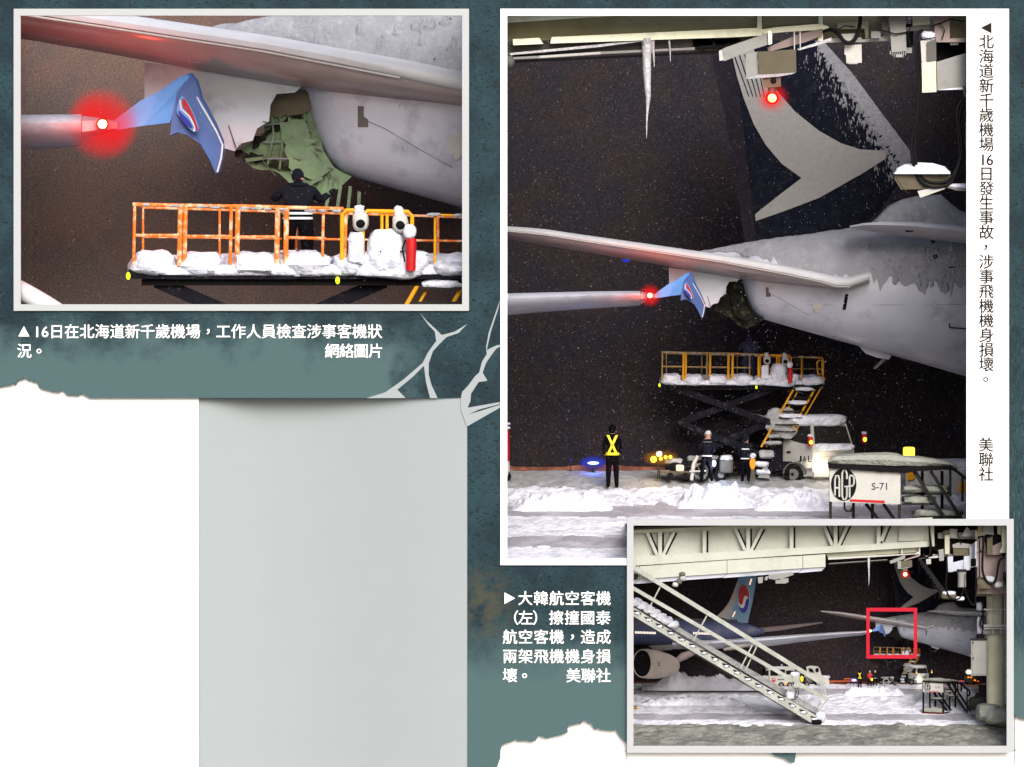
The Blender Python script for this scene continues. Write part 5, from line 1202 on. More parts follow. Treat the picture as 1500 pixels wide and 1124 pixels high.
g = G(); g.prism([(1386, 274), (1398, 272), (1440, 264), (1440, 276), (1410, 280), (1400, 279)], 6, 24); T.part('arm', g, M_greyp)
g = G(); g.pillow(1387, 269, 1440, 277, 2, 26, 4, .15, .6); T.part('arm_snow', g, M_snow, smooth=True)
g = G(); g.box(1414, 180, 1440, 215, 10, 30); solo('cable_box', 'pale cable box at the frame edge beside the cable loop', 'box', mb, g, M_greyp, base=(1420, 200, 10))
falling_snow('snow', (738, 20, 1420, 700), 15000, 0.7, 6.2, 0.14, 0.42, 5)
# ================================================================ SCENE 3: wide picture in the lower grey frame
DB = 2.7
cyclorama(918, 1487, 768, 1120, 0.06, DB, M_sky3, 0.2)
g = G(); Mx = Map(1, d0=0)
me = bpy.data.meshes.new('divider_shelf')
me.from_pydata([tuple(P(916, 766.8, .06)), tuple(P(1489, 766.8, .06)), tuple(P(1489, 766.8, DB)), tuple(P(916, 766.8, DB))], [], [(0, 1, 2, 3)]); me.materials.append(M_blackpaint)
o = bpy.data.objects.new('ceiling', me); C.objects.link(o); o['kind'] = 'structure'
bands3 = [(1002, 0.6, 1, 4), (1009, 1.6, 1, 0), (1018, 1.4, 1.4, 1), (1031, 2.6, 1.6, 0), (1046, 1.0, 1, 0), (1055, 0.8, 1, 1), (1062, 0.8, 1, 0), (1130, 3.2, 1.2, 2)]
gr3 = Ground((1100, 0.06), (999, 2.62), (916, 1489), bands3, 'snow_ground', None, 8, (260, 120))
m3 = Map(0.287, (0, 0), (1001.4, 800), 1.3, 1.0)
pg = lambda d: Map(1.0, d0=d)            # plain page units at a depth
# ---- white airliner, struck by the wing from the other one
white_airliner(m3.at(1.75), 'with swoosh-marked dark fin in the wide lower picture', detail=False, u_end=1560)
# ---- other airliner: blue-grey body, taegeuk tail, engine, wings
mk = pg(1.55)
T = Thing('airliner', 'blue-grey airliner with red and blue swirl on its tail behind the metal stairway', 'airliner', mk, (1000, 940, 30), group='airliners with a blue winglet')
g = G(); rings = []
for u, t, b in ((921, 903, 944), (930, 904, 944), (990, 906, 945), (1040, 908, 944), (1075, 910, 940), (1095, 914, 935), (1110, 919, 931), (1120, 923, 928)):
    rings.append([(u, (t + b) / 2 - (b - t) / 2 * math.sin(q), 40 - (b - t) / 2 * math.cos(q)) for q in (2 * math.pi * k / 24 for k in range(24))])
g.loft(rings); fu = T.part('fuselage', g, M_kblue, smooth=True, sharp=60)
g = G(); g.loft([[(u, 906 + (u - 900) * .02 - 2 + k * 2, 40 - 11 * math.cos(k * .6)) for k in range(6)] for u in (921, 960, 1040, 1080)], cap=False); T.part('roof_frost', g, M_midgrey, fu, smooth=True)
def win(u, v): 
    g = G(); g.box(u - .62, v - 1.6, u + .62, v + 1.6, 18.2, 21); T.part('cabin_window', g, E_win, fu)
for k in range(14): win(931 + k * 2.2, 926.6 + k * .07)
for k in range(13): win(1016 + k * 2.2, 927.8 + k * .07)
g = G(); g.prism([(1082, 846), (1109, 842), (1106, 862), (1101, 888), (1095, 913), (1084, 912), (1050, 903), (1060, 893), (1068, 882), (1074, 868)], 38, 43); fn = T.part('tail_fin', g, M_teal_tail)
g = G(); g.prism([(1050, 903), (1060, 893), (1068, 882), (1075, 866), (1080, 852), (1083, 852), (1076, 884), (1068, 904), (1070, 909)], 37, 38); T.part('fin_lower_paint', g, M_tailgrey, fn)
g = G(); g.disc((1089.5, 877.5), 9, 20.5, 37.2, 38); em3 = T.part('tail_emblem', g, M_emwhite, fn)
def em_poly(fn_): return [fn_(2 * math.pi * k / 40) for k in range(40)]
# upper red and lower blue comma shapes with a white gap
red = [(1089.5 + 8.2 * math.cos(q), 876.5 + 19.5 * math.sin(q)) for q in [math.pi + math.pi * k / 20 for k in range(21)]] + [(1097.7, 880), (1096, 876), (1094, 873.5), (1091.5, 873), (1089.5, 876), (1088.5, 882), (1087, 886), (1084.5, 886), (1082.4, 882), (1081.3, 877)]
blu = [(1089.5 + 8.2 * math.cos(q), 878.5 + 19.5 * math.sin(q)) for q in [math.pi * k / 20 for k in range(21)]] + [(1081.6, 884), (1083, 888), (1085.6, 891), (1088.6, 891), (1090.8, 888), (1092, 882), (1093.5, 877.6), (1095.5, 876.8), (1097, 878)]
g = G(); g.prism(red, 36.4, 37.1); T.part('emblem_swirl', g, M_emred, fn)
g = G(); g.prism(blu, 36.4, 37.1); T.part('emblem_swirl', g, M_emblue, fn)
for p, q in (((1101, 848), (1098, 857)), ((1077, 896), (1073, 904))):
    g = G(); g.bar((p[0], p[1], 36.8), (q[0], q[1], 36.8), .9, .5); T.part('lit_strip', g, emission('warm_strip_light', (1, .55, .35), .6), fn)
# far wing, near wing, flap fairings
g = G(); g.loft([[(1088, 922, 60), (1088, 924, 52), (1088, 929, 60)], [(1140, 917, 60), (1140, 919, 54), (1140, 924, 62)], [(1205, 911, 62), (1205, 912, 58), (1205, 913, 62)]]); T.part('far_wing', g, M_pinkish)
rings = []
for u, t, b in ((985, 941, 951), (1040, 938, 951), (1085, 935.5, 949), (1130, 932.5, 946.5), (1180, 929, 940), (1230, 926, 934), (1262, 924.8, 931), (1270, 924.2, 928.6)):
    h = b - t; rings.append([(u, t, 26), (u, t - .3, 14), (u, t + h * .15, 8), (u, t + h * .35, 8), (u, t + h * .7, 16), (u, b, 28), (u, b - .6, 34)])
g = G(); g.loft(rings); wn = T.part('near_wing', g, M_alu, smooth=True, sharp=50)
for pts in ([(1040, 946, 16), (1000, 962, 14), (985, 972, 14)], [(1120, 940, 20), (1078, 948, 18), (1060, 952, 18)]):
    g = G(); g.tube(pts, [2, 6, 2.5] if pts[0][0] < 1100 else [1.5, 4, 2], 12); T.part('flap_fairing', g, M_pinkish, wn, smooth=True)
g = G(); g.prism([(1128, 938), (1160, 935), (1176, 933), (1166, 940), (1146, 941)], 24, 30); T.part('flap', g, M_kblue, wn)
# wing tip, crumpled winglet, lamp
mw3 = Map(0.287, (0, 0), (1001.4, 800), 1.66, 1.0)
g = G(); gx = G()
class Sub: pass
TT = T
def mapped(name, poly, w0, w1, m, parent=None, label=None):
    gg = G(); gg.ext([(1001.4 + .287 * u, 800 + .287 * v, w) for u, v, w in poly], (0.3, 0, 2)); return T.part(name, gg, m, parent, label=label)
wl = mapped('winglet', [(959, 431, 12), (990, 411, 12), (1007, 400, 12), (1003, 414, 12), (997, 432, 12), (961, 437, 12)], 0, 2, M_blue)
mapped('bent_leaf', [(1003, 402, 12.6), (1012, 400, 13), (1026, 432, 14), (1031.5, 452, 14), (1028, 466, 14), (1017, 446, 13), (997, 440, 12.6)], 0, 2, M_blued, wl)
cu_, cv_ = 1001.4 + .287 * 952, 800 + .287 * 433
g = G(); g.ell((cu_, cv_, 7), (1.7, 1.7, 1.5), 12, 8); T.part('navigation_lamp', g, E_red, wn, smooth=True)
g = G(); g.ell((cu_, cv_, 9), (2.6, 2.6, 1.6), 12, 8); T.part('lamp_lens', g, E_redrim, wn, smooth=True)
lampcore(mk, cu_, cv_, 2, (1, .05, .02), .45, .02)
# engine
g = G(); ax = Vector((46, 3.5, 10)); c0 = Vector((940, 972, -8)); rings = []
xs = Vector((.18, 0, -1)).normalized(); 
for t, ru, rv in ((0.02, 12.4, 19.2), (0, 13.4, 20.4), (.04, 14.6, 21.4), (.2, 15.6, 22), (.5, 15.4, 20.6), (.8, 13.5, 17), (.97, 11, 13.2)):
    c = c0 + ax * t; rings.append([(c.x + ru * math.cos(q), c.y + rv * math.sin(q), c.z + ru * .9 * math.cos(q) * -.5 + 0) for q in (2 * math.pi * k / 28 for k in range(28))])
g.loft(rings, cap=False); en = T.part('engine', g, M_nacelle, smooth=True, sharp=70)
g = G(); rings = []
for t, ru, rv in ((.01, 12.3, 19.1), (.12, 11.6, 18), (.4, 9, 14)):
    c = c0 + ax * t; rings.append([(c.x + ru * math.cos(q), c.y + rv * math.sin(q), c.z - ru * .45 * math.cos(q)) for q in (2 * math.pi * k / 28 for k in range(28))])
g.loft(rings); T.part('intake', g, M_blackpaint, en, smooth=True)
g = G(); g.ell((945, 972, 0), (3, 4, 3), 10, 8); T.part('spinner', g, M_railgrey, en, smooth=True)
for k in range(12):
    q = 2 * math.pi * k / 12; g = G(); g.ext([(944 + 2.4 * math.cos(q), 972 + 3.5 * math.sin(q), -1), (944 + 10 * math.cos(q), 972 + 15.5 * math.sin(q), -2 - 4 * math.cos(q)), (944 + 10 * math.cos(q + .3), 972 + 15.5 * math.sin(q + .3), 0 - 4 * math.cos(q))], (.8, 0, .8)); T.part('fan_blade', g, M_railgrey, en)
g = G(); fit_text(g, 'S', 964, 970, 966.5, 976, -17.6, 0.01); T.part('engine_lettering', g, M_blackpaint, en)
g = G(); g.prism([(950, 946), (985, 944), (985, 952), (960, 954)], 4, 14); T.part('engine_pylon', g, M_midgrey, en)
# ---- snow hill behind the stairs
M = pg(gr3.depth(1009)); g = G(); nx, nz = 70, 10; rows = []
prof = [(940, 1004), (955, 1001), (968, 996), (975, 989), (983, 980), (990, 978), (998, 983), (1008, 990), (1022, 990), (1040, 990), (1055, 988), (1068, 993), (1085, 996), (1110, 1001), (1130, 1006)]
for i in range(nx + 1):
    u = 940 + 190 * i / nx; t = interp(prof, u)
    rows.append([(u, 1012 - (1012 - t) * max(0.0, math.sin(math.pi * j / nz)) ** .8 * (.95 + .22 * noise.noise(Vector((u * .13, j * .6, 3))) + .16 * noise.noise(Vector((u * .4, j, 9)))), -22 + 44 * j / nz) for j in range(nz + 1)])
g.add([p for r_ in rows for p in r_], [(i * (nz + 1) + j, i * (nz + 1) + j + 1, (i + 1) * (nz + 1) + j + 1, (i + 1) * (nz + 1) + j) for i in range(nx) for j in range(nz)])
solo('snow_bank', 'big ploughed snow heap under the airliner engine behind the metal stairway', 'snow bank', M, g, M_slush, base=(1020, 1010, 0), smooth=True)
for k, (a, b, t, bt, lab) in enumerate(((1228, 1330, 1003, 1018, 'low snow bank before the small figures of the wide picture'), (1340, 1440, 1006, 1022, 'low snow bank behind the small round-logo steps'), (930, 1100, 1018, 1032, 'white snow ridge crossing behind the lower stairway'), (1335, 1425, 1019, 1032, 'bright snow ridge just behind the small round-logo steps'))):
    M = pg(gr3.depth(bt) + .04); g = G(); rows = []; nx = 50; nz = 8
    for i in range(nx + 1):
        u = a + (b - a) * i / nx; e = min(1, 6 * min(i / nx, 1 - i / nx))
        rows.append([(u, bt + 2 - (bt + 2 - t) * e * max(0.0, math.sin(math.pi * j / nz)) ** .8 * (.7 + .5 * noise.noise(Vector((u * .16, j * .5, k))) * .7 + .15 * noise.noise(Vector((u * .4, j * 1.2, k + 3)))), -10 + 22 * j / nz) for j in range(nz + 1)])
    g.add([p for r_ in rows for p in r_], [(i * (nz + 1) + j, i * (nz + 1) + j + 1, (i + 1) * (nz + 1) + j + 1, (i + 1) * (nz + 1) + j) for i in range(nx) for j in range(nz)])
    solo('snow_bank', lab, 'snow bank', M, g, M_snow, base=((a + b) / 2, bt, 0), smooth=True)
# ---- lift truck, people
mt = Map(0.287, (0, 0), (1001.4, 800), gr3.depth(1004), 1.0)
lift_truck(mt, 'in the wide lower picture', detail=False)
extinguisher(mt, 'tiny red fire extinguisher on the truck platform of the wide lower picture', 'snow-capped fire extinguishers')
person(mt, 'tiny dark worker on the truck platform inside the red square', 1100, 556, 66, 50, 'reach')
M = pg(gr3.depth(1008))
person(M, 'small figure in black with yellow crossed braces in the wide picture', 1259.5, 1008, 27, 0, 'back', jacket=M_trouser, vest=M_hivis)
M = pg(gr3.depth(1006.5))
person(M, 'small figure in red jacket and white helmet in the wide picture', 1274, 1006, 24, 0, 'work', jacket=M_redjacket, helmet=M_whitep, stride=.03)
person(M, 'small dark figure in white helmet beside the red jacket', 1282, 1005.5, 24, 2, 'work', helmet=M_whitep, bands=((.5, M_reflect),), stride=.03)
g = G(); g.ell((1277, 995.5, -4), (1.6, 2, 1.6), 10, 8); solo('marshalling_lamp', 'amber hand lamp glowing beside the red-jacketed figure', 'lamp', M, g, E_yellow, base=(1277, 996, -4), smooth=True)
T = Thing('hose_reel', 'tiny bluish hose reel behind the small figures of the wide picture', 'hose reel', M, (1298, 1003, 4))
g = G(); g.tube([(1298 + 4.4 * math.cos(q), 999 + 4.4 * math.sin(q), 4) for q in (2 * math.pi * k / 18 for k in range(19))], .7, 6); T.part('ring', g, M_whitep, smooth=True)
g = G(); g.tube([(1293, 999.5, 3), (1305, 999, 3)], .5, 6); T.part('crossbar', g, M_whitep)
g = G(); g.tube([(1312, 999, 4), (1312, 1003, 4)], 2.6, 10); T.part('drum', g, M_midgrey)
# ---- far lamps
for k, (u, v, ru, rv, m, lab, nm) in enumerate(((1251, 996.5, 3.6, 1.8, E_blue, 'tiny blue taxiway lamp beside the small figure with yellow braces', 'taxiway_lamp'), (1419.5, 984.6, 2.6, 2.0, E_white, 'white glowing floodlamp far off beside the grey cabinet', 'floodlamp'), (1424, 999.6, 2, 1.0, E_bluerim, 'dim blue lamp far off under the grey cabinet', 'taxiway_lamp'), (1410, 999, 1.4, 1, E_bluerim, 'dim blue lamp seen through the small steps rail', 'taxiway_lamp'), (1386.5, 1000.4, 1.2, 1, E_redrim, 'tiny red tail lamp seen through the small steps', 'tail_lamp'))):
    M = pg(2.45); T = Thing(nm, lab, 'lamp', M, (u, 1003, 0))
    g = G(); g.ell((u, v, 0), (ru, rv, 1.5), 12, 8); T.part('bulb', g, m, smooth=True)
    if m in (E_white, E_blue): g = G(); g.ell((u, v, ru * 2.6 - 1), (ru * 2.6, rv * 2.8, ru * 2.6), 20, 12); T.part('lamp_halo', g, D_blue if m is E_blue else D_warm, smooth=True)  # added halo glow round the brighter far lamps
    g = G(); g.box(u - .4, v + rv * .6, u + .4, 1004, -.4, .4); T.part('stem', g, M_railgrey)
T = Thing('service_truck', 'far dark truck with orange lamps beneath the white floodlamp', 'truck', pg(2.42), (1421, 1000, 0))
g = G(); g.pillow(1412, 990, 1431, 1001, 0, 8, 3, .03, .3); T.part('body', g, M_brownbox, smooth=True)
for u, v in ((1418.6, 992.4), (1422.6, 992.4), (1428, 996.6)):
    g = G(); g.ell((u, v, -1), (1.4, .9, 1), 10, 6); T.part('amber_lamp', g, E_orange, smooth=True)
for u in (1416, 1427):
    g = G(); g.tube([(u, 1001, 0), (u, 1001, 4)], 2, 10); T.part('wheel', g, M_tyre)
for a, b in ((1213, 1262), (1236, 1248), (1380, 1434)):
    T = Thing('runway_light_row', {1213: 'long low red-lit strip at the horizon beside the white pickup', 1236: 'short bright orange strip on the horizon over the long one', 1380: 'low orange strip at the horizon behind the small steps'}[a], 'light', pg(2.5), (a, 1002, 0))
    v = 998 if a != 1236 else 994.6
    g = G(); g.box(a, v - .8, b, v + .7, 0, 2); T.part('strip_lamp', g, E_sodium)
    g = G(); g.box(a + 2, v + .8, a + 3, 1003, 0.3, 1.7); T.part('stand', g, M_railgrey); g = G(); g.box(b - 3, v + .8, b - 2, 1003, 0.3, 1.7); T.part('stand', g, M_railgrey)
# ---- white van and second vehicle behind the stairway
M = pg(gr3.depth(1006)); T = Thing('van', 'white van with round red bird-like logo behind the metal stairway', 'van', M, (1138, 1006, 10))
g = G(); g.loft([[(u, t, 2 + k) for u, t in ((1117, 992), (1118, 989.5), (1122, 981.5), (1126, 979.6), (1160, 977.5), (1164, 980), (1165, 1004), (1117, 1003))] for k in (0, 26)]); bd = T.part('body', g, M_whitep)
for poly in ([(1117.6, 989.5), (1121.5, 982.6), (1126, 982), (1126, 990)], [(1128.5, 981.8), (1140, 981.2), (1140, 990), (1128.5, 990)], [(1142, 981), (1150, 981), (1150, 989.6), (1142, 989.8)]):
    g = G(); g.prism(poly, .9, 1.9); T.part('window', g, M_blackpaint, bd)
g = G(); g.prism([(1151.5, 983), (1158, 982), (1163, 983), (1163, 987), (1152, 988.5)], .9, 1.9); T.part('rear_window', g, M_blackpaint, bd)
g = G(); g.disc((1133.5, 996.3), 2.7, 3, .9, 1.8, 18); lg = T.part('round_logo', g, M_red, bd); g = G(); g.ell((1133.5, 995.6, .8), (1.5, 1.1, .4), 8, 6); T.part('logo_mark', g, M_emwhite, bd)
g = G(); g.box(1139, 995, 1149, 996.2, 1.2, 1.9); T.part('lettering', g, M_midgrey, bd)
for u in (1144.5, 1157):
    g = G(); g.tube([(u, 1003.5, 0), (u, 1003.5, 6)], 4.2, 18); wh = T.part('wheel', g, M_tyre); g = G(); g.tube([(u, 1003.5, -.6), (u, 1003.5, 1)], 2.4, 12); T.part('rim', g, M_rim, wh)
g = G(); g.ell((1151.8, 1002, .5), (1.6, 1.3, 1), 10, 6); T.part('tail_lamp', g, E_orange, smooth=True)
g = G(); g.pillow(1120, 976.2, 1165, 980.5, 3, 27, 4, .15, .5); T.part('roof_snow', g, M_snow, smooth=True)
for u in (1145, 1156): 
    g = G(); g.pillow(u - 1.2, 973.5, u + 1.2, 978, 8, 12, 4, .1, .6); T.part('roof_lamp', g, M_snow, smooth=True)
g = G(); g.box(1126, 990.5, 1126.6, 1002, 1.2, 2.4); T.part('door_seam', g, M_midgrey, bd)
M = pg(gr3.depth(1006) + .03); T = Thing('pickup_truck', 'white cabbed flat truck with machinery just past the stairway foot', 'truck', M, (1196, 1006, 10))
g = G(); g.loft([[(u, t, 4 + k) for u, t in ((1181, 977), (1186, 975.2), (1198, 976.2), (1201, 980), (1204, 991), (1214, 994), (1215.5, 1003), (1203, 1004), (1190, 996), (1182, 986))] for k in (0, 24)]); bd = T.part('cab', g, M_whitep)
g = G(); g.disc((1197, 982), 2.6, 3.4, 2.9, 3.9, 16); T.part('side_window', g, M_blackpaint, bd)
g = G(); g.prism([(1184, 979), (1190, 980), (1193, 986), (1186, 984)], 2.9, 3.9); T.part('side_window', g, M_blackpaint, bd)
for k, (a, b, t, bt, m) in enumerate(((1170, 1182, 984, 995, M_darksteel), (1178, 1192, 988, 1002, M_midgrey), (1168, 1180, 996, 1004, M_darksteel), (1186, 1200, 992, 1002, M_blackpaint))):
    g = G(); g.pillow(a, t, b, bt, 4, 22, k, .3, .5); T.part('machinery', g, m)
for p, q in (((1170, 998), (1188, 985)), ((1176, 984), (1186, 1002)), ((1166, 990), (1180, 982))):
    g = G(); g.tube([(p[0], p[1], 2), (q[0], q[1], 2)], .7, 6); T.part('machinery_rod', g, M_greyp)
for u in (1182, 1198):
    g = G(); g.tube([(u, 1002.5, 1), (u, 1002.5, 7)], 4, 18); wh = T.part('wheel', g, M_tyre); g = G(); g.tube([(u, 1002.5, .4), (u, 1002.5, 2)], 2.2, 12); T.part('rim', g, M_rim, wh)
g = G(); g.pillow(1203, 989.5, 1216, 994.5, 4, 26, 5, .15, .5); T.part('bonnet_snow', g, M_snow, smooth=True)
# ---- metal stairway in front
ms = SlantMap(1.0, d0=0.11); ms.u0 = 921.0; ms.slope = (gr3.depth(1060) - 0.11) / (1200 - 921.0)
T = Thing('stairway', 'pale metal stairway with two handrails slanting down from the boarding bridge', 'stairway', ms, (1195, 1058, 10))
def line(u): return 831 + (u - 928) * .6145
def bar2(name, p, q, hw, hd, m, w=0, parent=None):
    g = G(); g.bar((p[0], p[1], w), (q[0], q[1], w), hw, hd); return T.part(name, g, m, parent)
bar2('handrail', (921, 827), (1207, 1003), 3.1, 2.5, M_stair)
bar2('handrail', (921, 858), (1211, 1025), 2.7, 2.5, M_stair)
bar2('far_handrail', (1180, 984), (1209, 1001), 1.2, 1.2, M_stair, 36)
for (a, b) in (((968, 858), (948, 897)), ((1036, 901), (1016, 938)), ((1104, 941), (1085, 979)), ((1110, 944), (1092, 982)), ((1206, 1002), (1212, 1026)), ((1212, 1024), (1196, 1048))):
    bar2('baluster', a, b, 1.0, 1.0, M_stair, 1 if a[0] > 1000 else 1)
for (a, b) in (((1203, 1000), (1206, 1018)), ((1203, 1026), (1196, 1040))): bar2('baluster', a, b, .8, .8, M_stair, 30)
sn = [(921, 885.2), (928, 889.5), (1000, 934.5), (1100, 993.5), (1168, 1032), (1200, 1051), (1209, 1052), (1208, 1058), (1194, 1060), (1186, 1058), (1100, 1005), (1000, 946), (928, 903), (921, 898.9)]
g = G(); g.prism(sn, -2, 2); st_ = T.part('stringer', g, M_stair)
g = G(); g.prism([(u, v - 1) for u, v in [(921, 885.2), (928, 889.5), (1000, 934.5), (1100, 993.5), (1168, 1032), (1200, 1051), (1209, 1052), (1208, 1056), (1194, 1058), (1100, 1003), (1000, 944), (928, 901), (921, 897)]], 40, 44); T.part('far_stringer', g, M_stair)
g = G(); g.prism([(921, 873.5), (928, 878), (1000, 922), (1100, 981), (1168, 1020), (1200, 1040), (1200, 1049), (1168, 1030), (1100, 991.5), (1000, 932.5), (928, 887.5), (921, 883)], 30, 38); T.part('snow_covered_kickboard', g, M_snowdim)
bar2('edge_strip', (921, 900.7), (1188, 1060), .7, 1, M_railgrey, -2.5)
bar2('edge_strip', (921, 883.8), (1150, 1021), .7, 1, M_railgrey, -2.5)
k = 0
u = 929
while u < 1196:
    v = 893 + (u - 928) * .598
    g = G(); g.prism([(u - 1, v), (u + 8, v + 2.6), (u + 11, v + 6.6), (u + 2, v + 4.4)], -3.6, -2.2); T.part('tread_end', g, M_blackpaint, st_)
    g = G(); g.prism([(u - 6, v + 1), (u + 10, v + 4), (u + 10, v + 5), (u - 6, v + 2)], 3, 40); T.part('tread', g, M_railgrey)
    g = G(); g.pillow(u + 1, v + 3, u + 9, v + 7, -5, 2, k, .25, .7); T.part('tread_snow', g, M_snow, smooth=True)
    u += 16.2; k += 1
for k, (a, b, t, bt) in enumerate(((1194, 1210, 1042, 1059), (1150, 1164, 1013, 1026))):
    g = G(); g.pillow(a, t, b, bt, -6, 40, k, .1, .6); T.part('snow_clump', g, M_snow, smooth=True)
g = G(); g.pillow(1189, 1054, 1204, 1062, -8, 6, 4, .05, .6); T.part('foot_roller', g, M_blackpaint, smooth=True)
for k in range(7):
    u = 932 + k * 9; g = G(); g.pillow(u - 9, 876 + k * 5.5, u + 9, 889 + k * 5.5, 20, 34, k + 4, .2, .8); T.part('snow_clump', g, M_snow, smooth=True)
g = G(); g.pillow(1160, 986, 1172, 1009, -4, 14, 3, .03, .3); cb = T.part('control_box', g, M_stair, smooth=True)
g = G(); g.pillow(1158, 984, 1172, 992, -5, 15, 4, .12, .6); T.part('snow_cap', g, M_snow, cb, smooth=True)
g = G(); g.box(1161.5, 999, 1163, 1003, -5, -3.8); T.part('switch', g, M_blackpaint, cb)
g = G(); g.ell((1174.5, 995, -3), (2.6, 4.6, 3), 12, 8); T.part('lime_cover', g, M_hivis, cb, smooth=True)
for du in (0, 3.4):
    g = G(); g.tube([(1165 + du, 1008, 0), (1166.5 + du, 1014, 0), (1165 + du, 1020, 0), (1160 + du, 1026, 0)], .7, 6); T.part('cable', g, M_black, cb)
g = G(); g.tube([(1159, 1005, 0), (1151, 1018, 2)], 1.5, 8); T.part('strut', g, M_stair)
# ---- boarding bridge with truss
mb = pg(0.24)
T = Thing('boarding_bridge', 'long cream truss-sided boarding bridge over the metal stairway in the wide picture', 'boarding bridge', mb, (1150, 800, 10))
def pp3(name, poly, w0, w1, m, parent=None): 
    g = G(); g.prism(poly, w0, w1); return T.part(name, g, m, parent)
def tp(u): return 781.5 - (u - 928) * .0432      # underside of the top chord
def lo(u): return 815.5 - (u - 928) * .053     # top of the bottom chord
pp3('side_wall', [(921, 778), (1366, 758), (1366, 800), (1200, 806), (921, 824)], 14, 40, M_truss)
pp3('top_chord', [(921, tp(921) - 5), (1210, tp(1210) - 5), (1210, tp(1210)), (921, tp(921))], 2, 20, M_cream)
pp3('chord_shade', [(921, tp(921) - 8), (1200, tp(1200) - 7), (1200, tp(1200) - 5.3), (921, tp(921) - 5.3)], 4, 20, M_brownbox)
pp3('bottom_chord', [(921, lo(921)), (1210, lo(1210)), (1360, 792.6), (1360, 801), (1200, 811), (928, 829), (921, 831)], 2, 13.5, M_truss)
for u in (967, 1032, 1096, 1159.5, 1224, 1287):
    g = G(); g.box(u - 2.8, tp(u) + .2 if u < 1210 else 766, u + 2.8, lo(u) + .6, 4, 13.4); T.part('truss_post', g, M_truss)
    g = G(); g.box(u + 2.9, tp(u) + 1 if u < 1210 else 766, u + 5.6, lo(u) - .4, 7, 13.6); T.part('post_channel', g, M_blackpaint)
for u in (967, 1096, 1224):
    for s, du in ((-1, 19), (1, 20)):
        vt = tp(u) + .2 if u < 1210 else 765
        g = G(); g.prism([(u + s * du - 2.6, vt), (u + s * du + 2.6, vt), (u + s * 4.6 + 2.4, lo(u) - .2), (u + s * 4.6 - 2.4, lo(u) - .2)], 5, 13.4); T.part('truss_brace', g, M_truss)
        g = G(); g.prism([(u + s * du + 2.7, vt + 1), (u + s * du + 5.6, vt + 1), (u + s * 4.6 + 4.8, lo(u) - .6), (u + s * 4.6 + 2.5, lo(u) - .6)], 10, 13.7); T.part('brace_channel', g, M_blackpaint)
for u0, u1 in ((1302, 1291),):
    g = G(); g.prism([(u0 - 3, 765), (u0 + 3, 765), (u1 + 3, 793), (u1 - 3, 793)], 5, 13.4); T.part('truss_brace', g, M_truss)
    g = G(); g.prism([(u0 + 3.1, 765), (u0 + 6, 765), (u1 + 5.4, 793), (u1 + 3.1, 793)], 10, 13.7); T.part('brace_channel', g, M_blackpaint)
pp3('end_panel', [(1318, 765), (1360, 764), (1360, 792), (1316, 793)], 10, 13.8, M_truss)
# lower casing made of separate panels
low = [(921, 832, 851), (937, 829.6, 848.5), (1065, 820.6, 840), (1176, 814.2, 832.6), (1209.5, 812, 830.5)]
for (a, t0, b0), (b, t1, b1) in zip(low, low[1:]):
    pp3('casing_panel', [(a + .35, t0), (b - .35, t1), (b - .35, b1), (a + .35, b0)], 4, 30, M_truss)
    pp3('soffit_panel', [(a + .35, b0 + .3), (b - .35, b1 + .3), (b - 6, b1 + 6), (a - 6 if a > 921 else a, b0 + 7)], 8, 30, M_alu)
pp3('lower_flange', [(1213, 817), (1340, 810.6), (1346, 808), (1346, 812), (1290, 815.6), (1225, 819.6), (1213, 820)], 4, 12, M_whitep)
pp3('bottom_web', [(1210, 811), (1346, 802), (1346, 809), (1213, 817)], 13, 24, M_cream)
g = G(); g.tube([(1214, 826, 12), (1300, 820, 12)], .7, 6); T.part('conduit_pipe', g, M_greyp)
g = G(); g.tube([(1214, 827.8, 12), (1305, 821.6, 12)], .7, 6); T.part('conduit_pipe', g, M_black)
pp3('mark_plate', [(1347, 790), (1352, 790), (1352, 796), (1347, 796)], 9, 9.8, M_cream)
for u in (1321, 1347): pp3('web_stiffener', [(u - 1, 803), (u + 1, 802), (u + 1, 814), (u - 1, 814)], 6, 12, M_truss)
for k, (u, v) in enumerate(((1001, 848), (995, 853), (990, 857), (1000, 842))):
    g = G(); g.pillow(u - 5, v - 4, u + 4, v + 3, -1, 8, k, .2, .7); T.part('hanging_gear', g, M_midgrey if k % 2 else M_whitep, smooth=True)
for poly in ([(1110, 846), (1118, 845), (1117, 854), (1111, 855)], [(1121, 845), (1126, 844), (1124, 850), (1120, 850)], [(1126, 842), (1160, 838), (1163, 842), (1140, 850), (1126, 848)], [(1136, 849), (1155, 847), (1155, 853), (1150, 855), (1136, 855)]):
    pp3('hanging_bracket', poly, 2, 10, M_greyp)
g = G(); g.pillow(925, 841, 935, 849, -2, 8, 2, .1, .6); T.part('hanging_gear', g, M_railgrey, smooth=True)
